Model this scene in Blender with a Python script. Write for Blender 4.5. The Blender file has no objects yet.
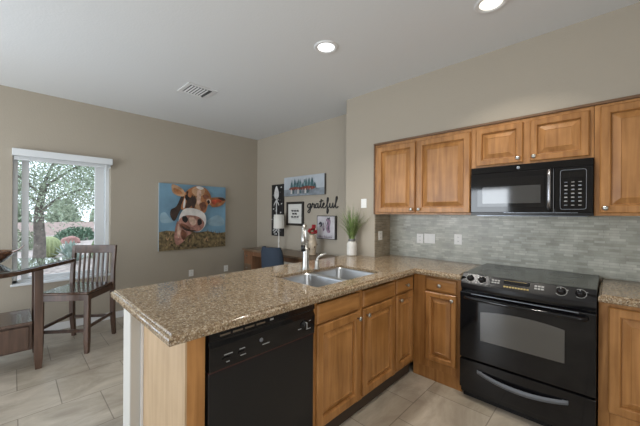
import bpy, bmesh, math, random
from mathutils import Vector, Matrix
random.seed(7)
sc = bpy.context.scene
COL = sc.collection
PI = math.pi

# ------------------------------------------------------------------ camera
cam_d = bpy.data.cameras.new('camera')
cam = bpy.data.objects.new('camera', cam_d); COL.objects.link(cam)
cam_d.sensor_width = 36.0
cam_d.lens = 36.0 * 298.495 / 640.0
cam_d.shift_y = 0.933 / 640.0
cam_d.clip_start = 0.02
cam.rotation_mode = 'XYZ'
yaw = math.radians(44.13)
rot = Matrix.Rotation(yaw, 4, 'Z') @ Matrix.Rotation(PI/2, 4, 'X') @ Matrix.Rotation(math.radians(0.371), 4, 'Z')
cam.matrix_world = Matrix.Translation((0, 0, 1.374)) @ rot
sc.camera = cam

# ------------------------------------------------------------------ view, sky, big lights
sc.view_settings.view_transform = 'Standard'
sc.view_settings.look = 'None'
sc.view_settings.gamma = 1.0
sc.view_settings.exposure = 0.0
world = bpy.data.worlds.new('sky'); sc.world = world
world.use_nodes = True
wn = world.node_tree.nodes; wl = world.node_tree.links
bg = wn['Background']
sky = wn.new('ShaderNodeTexSky'); sky.sky_type = 'HOSEK_WILKIE'
sky.turbidity = 6.0; sky.ground_albedo = 0.4
sky.sun_direction = (0.5, -0.5, 0.7)
mixc = wn.new('ShaderNodeMixRGB'); mixc.inputs[0].default_value = 0.75
mixc.inputs[2].default_value = (0.72, 0.80, 0.90, 1)
wl.new(sky.outputs[0], mixc.inputs[1]); wl.new(mixc.outputs[0], bg.inputs[0])
bg.inputs[1].default_value = 3.2

def area(name, loc, rot, sx, sy, power, color):
    d = bpy.data.lights.new(name, 'AREA'); d.shape = 'RECTANGLE'
    d.size = sx; d.size_y = sy; d.energy = power; d.color = color
    o = bpy.data.objects.new(name, d); COL.objects.link(o)
    o.location = loc; o.rotation_euler = rot
    return o
# daylight entering by the glass door behind the camera and by the dining window
area('daylight_glass_door', (-2.9, -2.93, 1.05), (PI/2+-math.radians(3), 0, 0), 2.3, 1.9, 112, (0.88, 0.94, 1.0))
area('daylight_dining_door', (-4.55, -1.65, 1.08), (0, -PI/2+math.radians(24), 0), 2.0, 1.7, 42, (0.60, 0.79, 1.0))
area('added_side_fill', (1.53, -0.6, 1.35), (0, PI/2+math.radians(28), 0), 1.7, 2.2, 38, (1.0, 0.95, 0.87))  # added warm fill from the right wall; no window is known there

# ------------------------------------------------------------------ mesh helpers
class MB:
    def __init__(s, M=None):
        s.bm = bmesh.new(); s.M = M
    def _fin(s, vs, fs, mat, smooth, M):
        M = M or s.M
        if M is not None:
            for v in vs: v.co = M @ v.co
        for f in fs:
            f.material_index = mat; f.smooth = smooth
    def box(s, x0, x1, y0, y1, z0, z1, mat=0, M=None):
        c = [(x, y, z) for z in (z0, z1) for y in (y0, y1) for x in (x0, x1)]
        v = [s.bm.verts.new(p) for p in c]
        fs = [s.bm.faces.new([v[i] for i in q]) for q in ((0,2,3,1),(4,5,7,6),(0,1,5,4),(2,6,7,3),(0,4,6,2),(1,3,7,5))]
        s._fin(v, fs, mat, False, M); return s
    def loft(s, rings, mat=0, smooth=True, cap0=True, cap1=True, M=None, closed=True):
        R = [[s.bm.verts.new(p) for p in r] for r in rings]
        fs = []; n = len(R[0])
        for a, b in zip(R[:-1], R[1:]):
            for i in range(n if closed else n-1):
                j = (i+1) % n
                fs.append(s.bm.faces.new((a[i], a[j], b[j], b[i])))
        caps = []
        if cap0: caps.append(s.bm.faces.new(R[0][::-1]))
        if cap1: caps.append(s.bm.faces.new(R[-1]))
        s._fin([v for r in R for v in r], fs, mat, smooth, M)
        for f in caps: f.material_index = mat
        return s
    def lathe(s, prof, cx=0, cy=0, seg=24, mat=0, M=None, cap0=True, cap1=True, smooth=True):
        rings = [[(cx + r*math.cos(2*PI*i/seg), cy + r*math.sin(2*PI*i/seg), z) for i in range(seg)] for r, z in prof]
        return s.loft(rings, mat, smooth, cap0, cap1, M)
    def tube(s, pts, rad, seg=8, mat=0, M=None):
        pts = [Vector(p) for p in pts]; n = len(pts)
        if not isinstance(rad, (list, tuple)): rad = [rad]*n
        rings = []; up = None
        for i, p in enumerate(pts):
            t = (pts[min(i+1, n-1)] - pts[max(i-1, 0)]).normalized()
            if up is None:
                up = Vector((0,0,1)) if abs(t.z) < 0.9 else Vector((1,0,0))
            a = t.cross(up)
            if a.length < 1e-5: a = t.cross(Vector((0,1,0)))
            a.normalize(); b = a.cross(t).normalized(); up = b
            rings.append([p + (a*math.cos(2*PI*k/seg) + b*math.sin(2*PI*k/seg))*rad[i] for k in range(seg)])
        return s.loft(rings, mat, True, True, True, M)
    def prism(s, poly, axis, a0, a1, mat=0, M=None):
        # poly in the two remaining axes (x,y)->z ; (x,z)->y ; (y,z)->x
        def P(p, a):
            return {'z': (p[0], p[1], a), 'y': (p[0], a, p[1]), 'x': (a, p[0], p[1])}[axis]
        return s.loft([[P(p, a0) for p in poly], [P(p, a1) for p in poly]], mat, False, True, True, M)
    def face(s, pts, mat=0, M=None):
        v = [s.bm.verts.new(p) for p in pts]
        f = s.bm.faces.new(v); s._fin(v, [f], mat, False, M); return s
    def build(s, name, mats, parent=None, bevel=0, loc=None, seg=2, recalc=True):
        if recalc: bmesh.ops.recalc_face_normals(s.bm, faces=s.bm.faces[:])
        me = bpy.data.meshes.new(name); s.bm.to_mesh(me); s.bm.free()
        for m in (mats if isinstance(mats, (list, tuple)) else [mats]): me.materials.append(m)
        o = bpy.data.objects.new(name, me); COL.objects.link(o)
        if parent: o.parent = parent
        if loc: o.location = loc
        if bevel:
            b = o.modifiers.new('bevel', 'BEVEL'); b.width = bevel; b.segments = seg
            b.limit_method = 'ANGLE'; b.angle_limit = math.radians(40)
        return o

def tag(o, label=None, cat=None, group=None, kind=None):
    if label: o['label'] = label
    if cat: o['category'] = cat
    if group: o['group'] = group
    if kind: o['kind'] = kind
    return o
def thing(name, label, cat, loc=(0,0,0), rz=0, group=None):
    o = bpy.data.objects.new(name, None); COL.objects.link(o)
    o.location = loc; o.rotation_euler = (0, 0, rz); o.empty_display_size = 0.1
    return tag(o, label, cat, group)
def struct(o, label=None):
    return tag(o, label, None, None, 'structure')
def catmull(pts, n=6):
    P = [Vector(p) for p in pts]; out = []
    for i in range(len(P)-1):
        p0 = P[max(i-1,0)]; p1 = P[i]; p2 = P[i+1]; p3 = P[min(i+2,len(P)-1)]
        for k in range(n):
            t = k/n
            out.append(0.5*((2*p1)+(p2-p0)*t+(2*p0-5*p1+4*p2-p3)*t*t+(3*p1-p0-3*p2+p3)*t**3))
    out.append(P[-1]); return out

# ------------------------------------------------------------------ materials
def mat(name, color, rough=0.5, metal=0.0, noise=0, nscale=8, bump=0, bscale=60, spec=0.5, coat=0, emit=None, estr=1, stretch=None, vary=0):
    m = bpy.data.materials.new(name); m.use_nodes = True
    n = m.node_tree.nodes; l = m.node_tree.links; b = n['Principled BSDF']
    b.inputs['Base Color'].default_value = (*color, 1)
    b.inputs['Roughness'].default_value = rough
    b.inputs['Metallic'].default_value = metal
    b.inputs['Specular IOR Level'].default_value = spec
    b.inputs['Coat Weight'].default_value = coat
    if emit:
        b.inputs['Emission Color'].default_value = (*emit, 1); b.inputs['Emission Strength'].default_value = estr
    tc = n.new('ShaderNodeTexCoord'); mp = n.new('ShaderNodeMapping')
    l.new(tc.outputs['Object'], mp.inputs[0])
    if stretch: mp.inputs['Scale'].default_value = stretch
    if noise:
        t = n.new('ShaderNodeTexNoise'); t.inputs['Scale'].default_value = nscale; t.inputs['Detail'].default_value = 6
        l.new(mp.outputs[0], t.inputs['Vector'])
        r = n.new('ShaderNodeValToRGB')
        r.color_ramp.elements[0].position = 0.3; r.color_ramp.elements[1].position = 0.7
        r.color_ramp.elements[0].color = (*[c*(1-noise) for c in color], 1)
        r.color_ramp.elements[1].color = (*[min(1, c*(1+noise)) for c in color], 1)
        l.new(t.outputs[0], r.inputs[0]); l.new(r.outputs[0], b.inputs['Base Color'])
    if bump:
        t2 = n.new('ShaderNodeTexNoise'); t2.inputs['Scale'].default_value = bscale; t2.inputs['Detail'].default_value = 3
        l.new(tc.outputs['Object'], t2.inputs['Vector'])
        bp = n.new('ShaderNodeBump'); bp.inputs['Strength'].default_value = bump; bp.inputs['Distance'].default_value = 0.01
        l.new(t2.outputs[0], bp.inputs['Height']); l.new(bp.outputs[0], b.inputs['Normal'])
    return m

def wood(name, dark, light, axis='Z', rough=0.38, scale=1.0, coat=0.0, mottle=0.25):
    m = bpy.data.materials.new(name); m.use_nodes = True
    n = m.node_tree.nodes; l = m.node_tree.links; b = n['Principled BSDF']
    tc = n.new('ShaderNodeTexCoord'); mp = n.new('ShaderNodeMapping')
    oi = n.new('ShaderNodeObjectInfo')
    vm = n.new('ShaderNodeVectorMath'); vm.operation = 'ADD'
    ml = n.new('ShaderNodeVectorMath'); ml.operation = 'SCALE'; ml.inputs['Scale'].default_value = 7.0
    cb = n.new('ShaderNodeCombineXYZ')
    for k in range(3): l.new(oi.outputs['Random'], cb.inputs[k])
    l.new(cb.outputs[0], ml.inputs[0])
    l.new(tc.outputs['Object'], vm.inputs[0]); l.new(ml.outputs[0], vm.inputs[1])
    l.new(vm.outputs[0], mp.inputs[0])
    s = {'X': (1.2, 16, 16), 'Y': (16, 1.2, 16), 'Z': (16, 16, 1.2)}[axis]
    mp.inputs['Scale'].default_value = tuple(v*scale for v in s)
    t = n.new('ShaderNodeTexNoise'); t.inputs['Scale'].default_value = 1.6; t.inputs['Detail'].default_value = 5; t.inputs['Distortion'].default_value = 0.5
    l.new(mp.outputs[0], t.inputs['Vector'])
    t2 = n.new('ShaderNodeTexNoise'); t2.inputs['Scale'].default_value = 5.0; t2.inputs['Detail'].default_value = 3
    l.new(vm.outputs[0], t2.inputs['Vector'])
    mx = n.new('ShaderNodeMath'); mx.operation = 'MULTIPLY_ADD'; mx.inputs[1].default_value = mottle*2
    sb = n.new('ShaderNodeMath'); sb.operation = 'SUBTRACT'; sb.inputs[1].default_value = mottle
    l.new(t2.outputs[0], mx.inputs[0]); l.new(t.outputs[0], mx.inputs[2]); l.new(mx.outputs[0], sb.inputs[0])
    r = n.new('ShaderNodeValToRGB')
    r.color_ramp.elements[0].position = 0.3; r.color_ramp.elements[1].position = 0.7
    r.color_ramp.elements[0].color = (*dark, 1); r.color_ramp.elements[1].color = (*light, 1)
    l.new(sb.outputs[0], r.inputs[0]); l.new(r.outputs[0], b.inputs['Base Color'])
    b.inputs['Roughness'].default_value = rough; b.inputs['Coat Weight'].default_value = coat
    return m

WALL = mat('wall_paint', (0.40, 0.355, 0.29), 0.85, bump=0.15, bscale=70, spec=0.2)
CEIL = mat('ceiling_paint', (0.70, 0.71, 0.715), 0.9, bump=0.12, bscale=60, spec=0.2)
WHITE = mat('white_paint', (0.72, 0.72, 0.72), 0.4)
VINYL = mat('white_vinyl', (0.70, 0.73, 0.75), 0.35)
PLATE = mat('white_plastic', (0.82, 0.81, 0.78), 0.35)
SLOT = mat('dark_slot', (0.03, 0.03, 0.03), 0.6)
OAKV = wood('honey_maple_vertical', (0.25, 0.106, 0.026), (0.44, 0.210, 0.068), 'Z')
OAKH = wood('honey_maple_horizontal', (0.25, 0.106, 0.026), (0.44, 0.210, 0.068), 'X')
OAKL = wood('pale_maple_panel', (0.37, 0.25, 0.14), (0.46, 0.325, 0.195), 'Z', 0.45)
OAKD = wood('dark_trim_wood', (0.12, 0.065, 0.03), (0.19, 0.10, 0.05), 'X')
TOE = mat('toe_kick', (0.05, 0.032, 0.02), 0.6)
ESP = wood('espresso_wood', (0.05, 0.026, 0.016), (0.115, 0.063, 0.041), 'Z', 0.42, coat=0.08)
ESPH = wood('espresso_wood_top', (0.05, 0.026, 0.016), (0.115, 0.063, 0.041), 'X', 0.22, coat=0.4)
WALN = wood('bowl_wood', (0.05, 0.018, 0.008), (0.17, 0.065, 0.025), 'Y', 0.15, 2.0, coat=0.8)
DESKW = wood('desk_wood', (0.10, 0.065, 0.04), (0.18, 0.12, 0.075), 'X', 0.3)
DESKR = wood('desk_red_wood', (0.16, 0.075, 0.035), (0.25, 0.12, 0.06), 'Z', 0.4)
NICKEL = mat('brushed_nickel', (0.52, 0.52, 0.50), 0.33, 1.0)
STEEL = mat('stainless_steel', (0.50, 0.51, 0.52), 0.34, 1.0)
CHROME = mat('chrome', (0.8, 0.8, 0.8), 0.12, 1.0)
BLACK = mat('black_enamel', (0.006, 0.006, 0.007), 0.06, spec=0.45)
BLACKM = mat('black_satin', (0.009, 0.009, 0.010), 0.28, spec=0.4)
BGLASS = mat('black_glass', (0.006, 0.006, 0.007), 0.04, spec=0.6)
WGLASS = mat('oven_window_glass', (0.075, 0.072, 0.066), 0.05, spec=0.9)
MGLASS = mat('microwave_window_glass', (0.05, 0.05, 0.05), 0.06, spec=0.9)
COOK = mat('ceramic_cooktop', (0.030, 0.034, 0.030), 0.16, noise=0.6, nscale=600)
GREYM = mat('grey_metal', (0.26, 0.28, 0.31), 0.3, 0.7)
MARK = mat('pale_print', (0.30, 0.30, 0.29), 0.5)
GOLDP = mat('gold_print', (0.30, 0.22, 0.07), 0.5)
FABRIC = mat('navy_fabric', (0.018, 0.03, 0.05), 0.8, bump=0.3, bscale=300)
SHADE = mat('white_lamp_shade', (0.78, 0.76, 0.70), 0.8)
CERAM = mat('white_ceramic', (0.66, 0.64, 0.60), 0.5, noise=0.06, nscale=30)
CREAM = mat('cream_ceramic', (0.55, 0.45, 0.33), 0.4, noise=0.3, nscale=14)
ZINC = mat('zinc_band', (0.20, 0.20, 0.20), 0.4, 0.6)
GRASSM = mat('plant_green', (0.16, 0.23, 0.075), 0.5, noise=0.55, nscale=14)
RED = mat('red_petals', (0.33, 0.012, 0.02), 0.5, noise=0.3, nscale=40)
INK = mat('black_ink', (0.012, 0.011, 0.011), 0.5)
PAPER = mat('off_white_paper', (0.66, 0.65, 0.61), 0.8)
LAMPL = mat('lamp_lens', (0.9, 0.9, 0.9), 0.4, emit=(0.96, 0.98, 1.0), estr=2.2)
LAMPW = mat('lamp_lens_warm', (0.9, 0.9, 0.86), 0.4, emit=(1.0, 0.95, 0.82), estr=1.3)
VENTD = mat('vent_dark', (0.07, 0.07, 0.07), 0.7)
GLASS = bpy.data.materials.new('window_glass'); GLASS.use_nodes = True
_b = GLASS.node_tree.nodes['Principled BSDF']
_b.inputs['Transmission Weight'].default_value = 1; _b.inputs['Roughness'].default_value = 0; _b.inputs['IOR'].default_value = 1.02
_b.inputs['Base Color'].default_value = (0.97, 0.99, 0.98, 1)

def granite():
    m = bpy.data.materials.new('speckled_granite'); m.use_nodes = True
    n = m.node_tree.nodes; l = m.node_tree.links; b = n['Principled BSDF']
    tc = n.new('ShaderNodeTexCoord')
    t = n.new('ShaderNodeTexNoise'); t.inputs['Scale'].default_value = 75; t.inputs['Detail'].default_value = 4; t.inputs['Roughness'].default_value = 0.7
    l.new(tc.outputs['Object'], t.inputs['Vector'])
    r = n.new('ShaderNodeValToRGB'); e = r.color_ramp.elements
    e[0].position = 0.30; e[0].color = (0.04, 0.022, 0.012, 1)
    e[1].position = 0.72; e[1].color = (0.66, 0.58, 0.46, 1)
    for p, c in ((0.42, (0.16, 0.105, 0.06, 1)), (0.52, (0.28, 0.20, 0.12, 1)), (0.60, (0.44, 0.36, 0.25, 1))):
        x = e.new(p); x.color = c
    l.new(t.outputs[0], r.inputs[0])
    v = n.new('ShaderNodeTexVoronoi'); v.inputs['Scale'].default_value = 190
    l.new(tc.outputs['Object'], v.inputs['Vector'])
    r2 = n.new('ShaderNodeValToRGB'); r2.color_ramp.interpolation = 'CONSTANT'
    q = r2.color_ramp.elements; q[0].position = 0; q[0].color = (0.06, 0.045, 0.035, 1)
    q[1].position = 0.22; q[1].color = (0.32, 0.24, 0.15, 1)
    x = q.new(0.5); x.color = (0.20, 0.125, 0.07, 1)
    x = q.new(0.75); x.color = (0.60, 0.53, 0.42, 1)
    l.new(v.outputs['Color'], r2.inputs[0])
    mx = n.new('ShaderNodeMixRGB'); mx.inputs[0].default_value = 0.45
    l.new(r.outputs[0], mx.inputs[1]); l.new(r2.outputs[0], mx.inputs[2])
    l.new(mx.outputs[0], b.inputs['Base Color'])
    b.inputs['Roughness'].default_value = 0.09
    return m
GRAN = granite()

def floor_tile():
    m = bpy.data.materials.new('travertine_floor_tile'); m.use_nodes = True
    n = m.node_tree.nodes; l = m.node_tree.links; b = n['Principled BSDF']
    tc = n.new('ShaderNodeTexCoord'); sp = n.new('ShaderNodeSeparateXYZ'); cb = n.new('ShaderNodeCombineXYZ')
    l.new(tc.outputs['Object'], sp.inputs[0])
    ax = n.new('ShaderNodeMath'); ax.inputs[1].default_value = 2.81 + 0.4475*8
    ay = n.new('ShaderNodeMath'); ay.inputs[1].default_value = 0.2 + 0.4475*10 - 0.455
    l.new(sp.outputs[0], ax.inputs[0]); l.new(sp.outputs[1], ay.inputs[0])
    l.new(ay.outputs[0], cb.inputs[0]); l.new(ax.outputs[0], cb.inputs[1])
    br = n.new('ShaderNodeTexBrick'); br.offset = 0.5
    br.inputs['Scale'].default_value = 1.0; br.inputs['Brick Width'].default_value = 0.4475; br.inputs['Row Height'].default_value = 0.4475
    br.inputs['Mortar Size'].default_value = 0.0035; br.inputs['Mortar Smooth'].default_value = 0.2
    br.inputs['Color1'].default_value = (0.41, 0.36, 0.29, 1); br.inputs['Color2'].default_value = (0.48, 0.425, 0.355, 1)
    br.inputs['Mortar'].default_value = (0.24, 0.205, 0.165, 1)
    l.new(cb.outputs[0], br.inputs['Vector'])
    t = n.new('ShaderNodeTexNoise'); t.inputs['Scale'].default_value = 3.2; t.inputs['Detail'].default_value = 8; t.inputs['Roughness'].default_value = 0.65; t.inputs['Distortion'].default_value = 0.6
    mp = n.new('ShaderNodeMapping'); mp.inputs['Scale'].default_value = (1.6, 0.8, 1)
    l.new(tc.outputs['Object'], mp.inputs[0]); l.new(mp.outputs[0], t.inputs['Vector'])
    r = n.new('ShaderNodeValToRGB'); r.color_ramp.elements[0].position = 0.32; r.color_ramp.elements[1].position = 0.68
    r.color_ramp.elements[0].color = (0.62, 0.59, 0.55, 1); r.color_ramp.elements[1].color = (1.12, 1.12, 1.1, 1)
    l.new(t.outputs[0], r.inputs[0])
    mx = n.new('ShaderNodeMixRGB'); mx.blend_type = 'MULTIPLY'; mx.inputs[0].default_value = 1
    l.new(br.outputs[0], mx.inputs[1]); l.new(r.outputs[0], mx.inputs[2]); l.new(mx.outputs[0], b.inputs['Base Color'])
    b.inputs['Roughness'].default_value = 0.32
    bp = n.new('ShaderNodeBump'); bp.inputs['Strength'].default_value = 0.4; bp.inputs['Distance'].default_value = 0.002; bp.invert = True
    l.new(br.outputs['Fac'], bp.inputs['Height']); l.new(bp.outputs[0], b.inputs['Normal'])
    return m
FLOOR = floor_tile()

def splash_tile(name, ua, tint=(1, 1, 1)):
    m = bpy.data.materials.new(name); m.use_nodes = True
    n = m.node_tree.nodes; l = m.node_tree.links; b = n['Principled BSDF']
    tc = n.new('ShaderNodeTexCoord'); sp = n.new('ShaderNodeSeparateXYZ'); cb = n.new('ShaderNodeCombineXYZ')
    l.new(tc.outputs['Object'], sp.inputs[0])
    l.new(sp.outputs[ua], cb.inputs[0]); l.new(sp.outputs[2], cb.inputs[1])
    br = n.new('ShaderNodeTexBrick'); br.offset = 0.37; br.squash = 0.7; br.squash_frequency = 3
    br.inputs['Scale'].default_value = 1.0; br.inputs['Brick Width'].default_value = 0.085; br.inputs['Row Height'].default_value = 0.0195
    br.inputs['Mortar Size'].default_value = 0.0012
    br.inputs['Color1'].default_value = (0.36*tint[0], 0.36*tint[1], 0.305*tint[2], 1); br.inputs['Color2'].default_value = (0.55*tint[0], 0.55*tint[1], 0.48*tint[2], 1)
    br.inputs['Mortar'].default_value = (0.36, 0.35, 0.31, 1)
    l.new(cb.outputs[0], br.inputs['Vector'])
    t = n.new('ShaderNodeTexNoise'); t.inputs['Scale'].default_value = 9; t.inputs['Detail'].default_value = 5
    l.new(tc.outputs['Object'], t.inputs['Vector'])
    r = n.new('ShaderNodeValToRGB'); r.color_ramp.elements[0].color = (0.72, 0.71, 0.69, 1); r.color_ramp.elements[1].color = (1.1, 1.1, 1.1, 1)
    r.color_ramp.elements[0].position = 0.3; r.color_ramp.elements[1].position = 0.7
    l.new(t.outputs[0], r.inputs[0])
    mx = n.new('ShaderNodeMixRGB'); mx.blend_type = 'MULTIPLY'; mx.inputs[0].default_value = 1
    l.new(br.outputs[0], mx.inputs[1]); l.new(r.outputs[0], mx.inputs[2]); l.new(mx.outputs[0], b.inputs['Base Color'])
    b.inputs['Roughness'].default_value = 0.3
    bp = n.new('ShaderNodeBump'); bp.inputs['Strength'].default_value = 0.35; bp.inputs['Distance'].default_value = 0.002; bp.invert = True
    l.new(br.outputs['Fac'], bp.inputs['Height']); l.new(bp.outputs[0], b.inputs['Normal'])
    return m
SPLX = splash_tile('mosaic_tile_long', 0)
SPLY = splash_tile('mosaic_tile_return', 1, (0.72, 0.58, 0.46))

# ------------------------------------------------------------------ dimensions
XL, YB, ZC = -4.618, 3.11, 2.714          # window wall, far wall, ceiling
YK, XW, XC, YA = 2.729, -2.224, -1.826, 3.042  # kitchen wall face, its free end, alcove side, alcove back
XR, YN = 1.6, -3.0
ZT = 2.131
XP, XF, YE, YR = -1.179, -2.127, 0.409, 2.39   # countertop edges
CT = 0.914
CB = 0.8695                               # underside of the stone

# ------------------------------------------------------------------ structure
struct(MB().box(XL-0.2, XR+0.2, YN-0.2, YB+0.3, -0.12, 0).build('floor', FLOOR))
struct(MB().box(XL-0.2, XR+0.2, YN-0.2, YB+0.3, ZC, ZC+0.15).build('ceiling', CEIL))
wy0, wy1, wz0, wz1 = 0.0, 0.88, 0.585, 2.03
m = MB()
m.box(XL-0.2, XL, YN-0.2, -2.55, 0, ZC).box(XL-0.2, XL, -0.75, wy0, 0, ZC).box(XL-0.2, XL, -2.55, -0.75, 2.1, ZC).box(XL-0.2, XL, wy1, YB+0.2, 0, ZC)
m.box(XL-0.2, XL, wy0, wy1, 0, wz0).box(XL-0.2, XL, wy0, wy1, wz1, ZC)
struct(m.build('wall_left', WALL))
struct(MB().box(XL, XW, YB, YB+0.2, 0, ZC).build('wall_back', WALL))
m = MB()
m.box(XW, XC, YK, YB+0.2, 0, ZC)                       # pier beside the alcove
m.box(XC, XR, YA, YB+0.2, 0, ZC)                       # alcove back
m.box(XC, XR, YK, YA, ZT, ZC)                          # soffit over the cabinets
struct(m.build('wall_kitchen', WALL))
struct(MB().box(XC, XR, YA-0.008, YA, CT, 1.40).build('wall_backsplash', SPLX))
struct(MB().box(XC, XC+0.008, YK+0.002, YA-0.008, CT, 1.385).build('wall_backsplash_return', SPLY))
m = MB()
m.box(XR, XR+0.2, YN-0.2, -1.75, 0, ZC).box(XR, XR+0.2, 0.55, YB+0.2, 0, ZC)
m.box(XR, XR+0.2, -1.75, 0.55, 0, 0.45).box(XR, XR+0.2, -1.75, 0.55, 2.25, ZC)
struct(m.build('wall_right', WALL))
m = MB()
m.box(XL, -4.1, YN-0.2, YN, 0, ZC).box(-1.7, XR, YN-0.2, YN, 0, ZC).box(-4.1, -1.7, YN-0.2, YN, 2.1, ZC)
struct(m.build('wall_near', WALL))
d1 = struct(MB().box(-4.1, -4.05, YN-0.12, YN-0.06, 0, 2.1).box(-1.75, -1.7, YN-0.12, YN-0.06, 0, 2.1)
            .box(-4.05, -1.75, YN-0.12, YN-0.06, 2.05, 2.1).box(-2.95, -2.87, YN-0.12, YN-0.06, 0, 2.05).build('door_1', VINYL))
struct(MB().box(XL-0.12, XL-0.06, -2.55, -2.5, 0, 2.1).box(XL-0.12, XL-0.06, -0.8, -0.75, 0, 2.1).box(XL-0.12, XL-0.06, -2.5, -0.8, 2.05, 2.1).box(XL-0.12, XL-0.06, -1.69, -1.61, 0, 2.05).build('door_2', VINYL))
struct(MB().box(XL, XL+0.013, -0.75, YB, 0, 0.085).build('baseboard_left', WHITE, bevel=0.004))
struct(MB().box(XL+0.013, XW, YB-0.013, YB, 0, 0.085).build('baseboard_back', WHITE, bevel=0.004))
# pony wall carrying the bar side of the countertop
struct(MB().box(-1.925, -1.79, 0.43, YK, 0, 0.869).build('wall_peninsula', mat('light_wall_paint', (0.47, 0.45, 0.41), 0.7), bevel=0.006))
struct(MB().box(-1.789, -1.777, 0.478, 0.4895, 0, 0.868).build('trim_1', WHITE))

# window in the dining wall
win = bpy.data.objects.new('window_1', None); COL.objects.link(win); win.location = (XL, 0.44, wz0)
struct(win, None)
m = MB()
a, b = -0.44, 0.44; h = wz1-wz0
m.box(-0.14, -0.07, a, a+0.042, 0, h).box(-0.14, -0.07, b-0.042, b, 0, h)
m.box(-0.14, -0.07, a, b, 0, 0.035).box(-0.14, -0.07, a, b, h-0.04, h)
m.build('window_frame', VINYL, win, 0.004)
m = MB()
m.box(-0.115, -0.085, a+0.072, a+0.130, 0.035, h-0.04).box(-0.115, -0.085, b-0.150, b-0.050, 0.035, h-0.04)
m.box(-0.115, -0.085, a+0.130, b-0.150, 0.035, 0.062).box(-0.115, -0.085, a+0.130, b-0.150, h-0.07, h-0.04)
m.build('window_sash', VINYL, win, 0.004)
MB().box(-0.103, -0.099, a+0.042, b-0.042, 0.035, h-0.04).build('window_pane', GLASS, win)
MB().box(-0.069, 0.018, a-0.012, b+0.012, -0.018, 0.006).build('window_sill', VINYL, win, 0.004)
bl = thing('window_blind', 'white blind with raised slats and headrail across the top of the dining window', 'blind', (XL+0.002, 0.44, wz1-0.05))
MB().box(0, 0.062, -0.445, 0.452, 0.0, 0.078).build('headrail', VINYL, bl, 0.006)
m = MB()
for i in range(7): m.box(0.012, 0.05, -0.43, 0.43, -0.004*i-0.006, -0.004*i-0.003)
m.box(0.012, 0.05, -0.43, 0.43, -0.042, -0.031)
m.build('slat_stack', VINYL, bl)
MB().tube([(0.055, 0.385, 0), (0.056, 0.385, -0.75)], 0.005, 6).build('wand', VINYL, bl)

# ------------------------------------------------------------------ cabinet fronts
def ring_panel(w, hgt, th, prof):
    """rings of a rectangle standing in the local XZ plane, front toward -Y; prof = (inset, height)"""
    m = MB()
    rings = [[(i, -z, i), (w-i, -z, i), (w-i, -z, hgt-i), (i, -z, hgt-i)] for i, z in prof]
    m.loft(rings, 0, False, True, True)
    return m
def knob(parent, x, y, z):
    m = MB(Matrix.Translation((x, y, z)) @ Matrix.Rotation(PI/2, 4, 'X'))
    m.lathe([(0.006, 0), (0.005, 0.012), (0.009, 0.017), (0.0145, 0.021), (0.0155, 0.026), (0.012, 0.031), (0.004, 0.033)], seg=16)
    return m.build('knob', NICKEL, parent)
def door(parent, x, z, w, hgt, y, knob_at=None, fr=0.056, bev=0.036):
    """raised panel door: frame is the door mesh, the raised panel and the knob are its sub-parts"""
    th = 0.020
    m = MB()
    i = fr
    rings = lambda pr: [[(k, -q, k), (w-k, -q, k), (w-k, -q, hgt-k), (k, -q, hgt-k)] for k, q in pr]
    m.loft(rings([(0, 0), (0, th-0.006), (0.006, th), (i-0.009, th), (i-0.004, th-0.004), (i-0.001, th-0.013), (i, 0.002)]), 0, False, True, True)
    d = m.build('door', OAKV, parent, loc=(x, y, z))
    p = MB()
    p.loft(rings([(i, 0.0025), (i, 0.0035), (i+0.005, 0.004), (i+bev, 0.0195), (i+bev+0.003, 0.0165)]), 0, False, True, True)
    p.build('raised_panel', OAKV, d)
    if knob_at: knob(d, knob_at[0], -th, knob_at[1])
    return d
def drawer(parent, x, z, w, hgt, y, kn=False):
    th = 0.020
    m = MB()
    m.loft([[(k, -q, k), (w-k, -q, k), (w-k, -q, hgt-k), (k, -q, hgt-k)] for k, q in [(0, 0), (0, 0.011), (0.004, 0.015), (0.012, 0.019), (0.018, th)]], 0, False, True, True)
    d = m.build('drawer', OAKH, parent, loc=(x, y, z))
    if kn: knob(d, w/2, -th, hgt/2)
    return d
def carcass(parent, w, dep, z0, z1, toe=True):
    """open-topped box, x 0..w, y 0..dep (front at y=0)"""
    m = MB(); t = 0.016
    m.box(0, t, 0.02, dep, z0, z1).box(w-t, w, 0.02, dep, z0, z1)
    m.box(t, w-t, 0.02, dep, z0, z0+t).box(t, w-t, dep-t, dep, z0+t, z1)
    m.build('cabinet_body', OAKV, parent)
    if toe: MB().box(0, w, 0.032, 0.044, 0.0, z0).build('toe_kick', TOE, parent)
def face_frame(parent, w, z0, z1, stiles, rails):
    m = MB()
    for a, b in stiles: m.box(a, b, 0, 0.02, z0, z1)
    for a, b, c, d in rails: m.box(a, b, 0.004, 0.0195, c, d)
    m.build('face_frame', OAKV, parent, 0.0015)

FX = -1.222      # face of the peninsula cabinets (looking +X)
RZ = PI/2
# end panel + stile left of the dishwasher
t = thing('cabinet_end_panel', 'tall wooden end panel closing the peninsula beside the dishwasher', 'cabinet panel', (FX, 0.49, 0), RZ)
MB().box(0, 0.016, 0.02, 0.562, 0, 0.869).build('side_panel', OAKL, t)
MB().box(0.0, 0.080, 0, 0.02, 0.0, 0.8685).build('stile', OAKV, t, 0.002)
MB().box(-0.005, 0.004, -0.002, 0.012, 0.0, 0.868).build('corner_bead', OAKL, t, 0.002)
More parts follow.
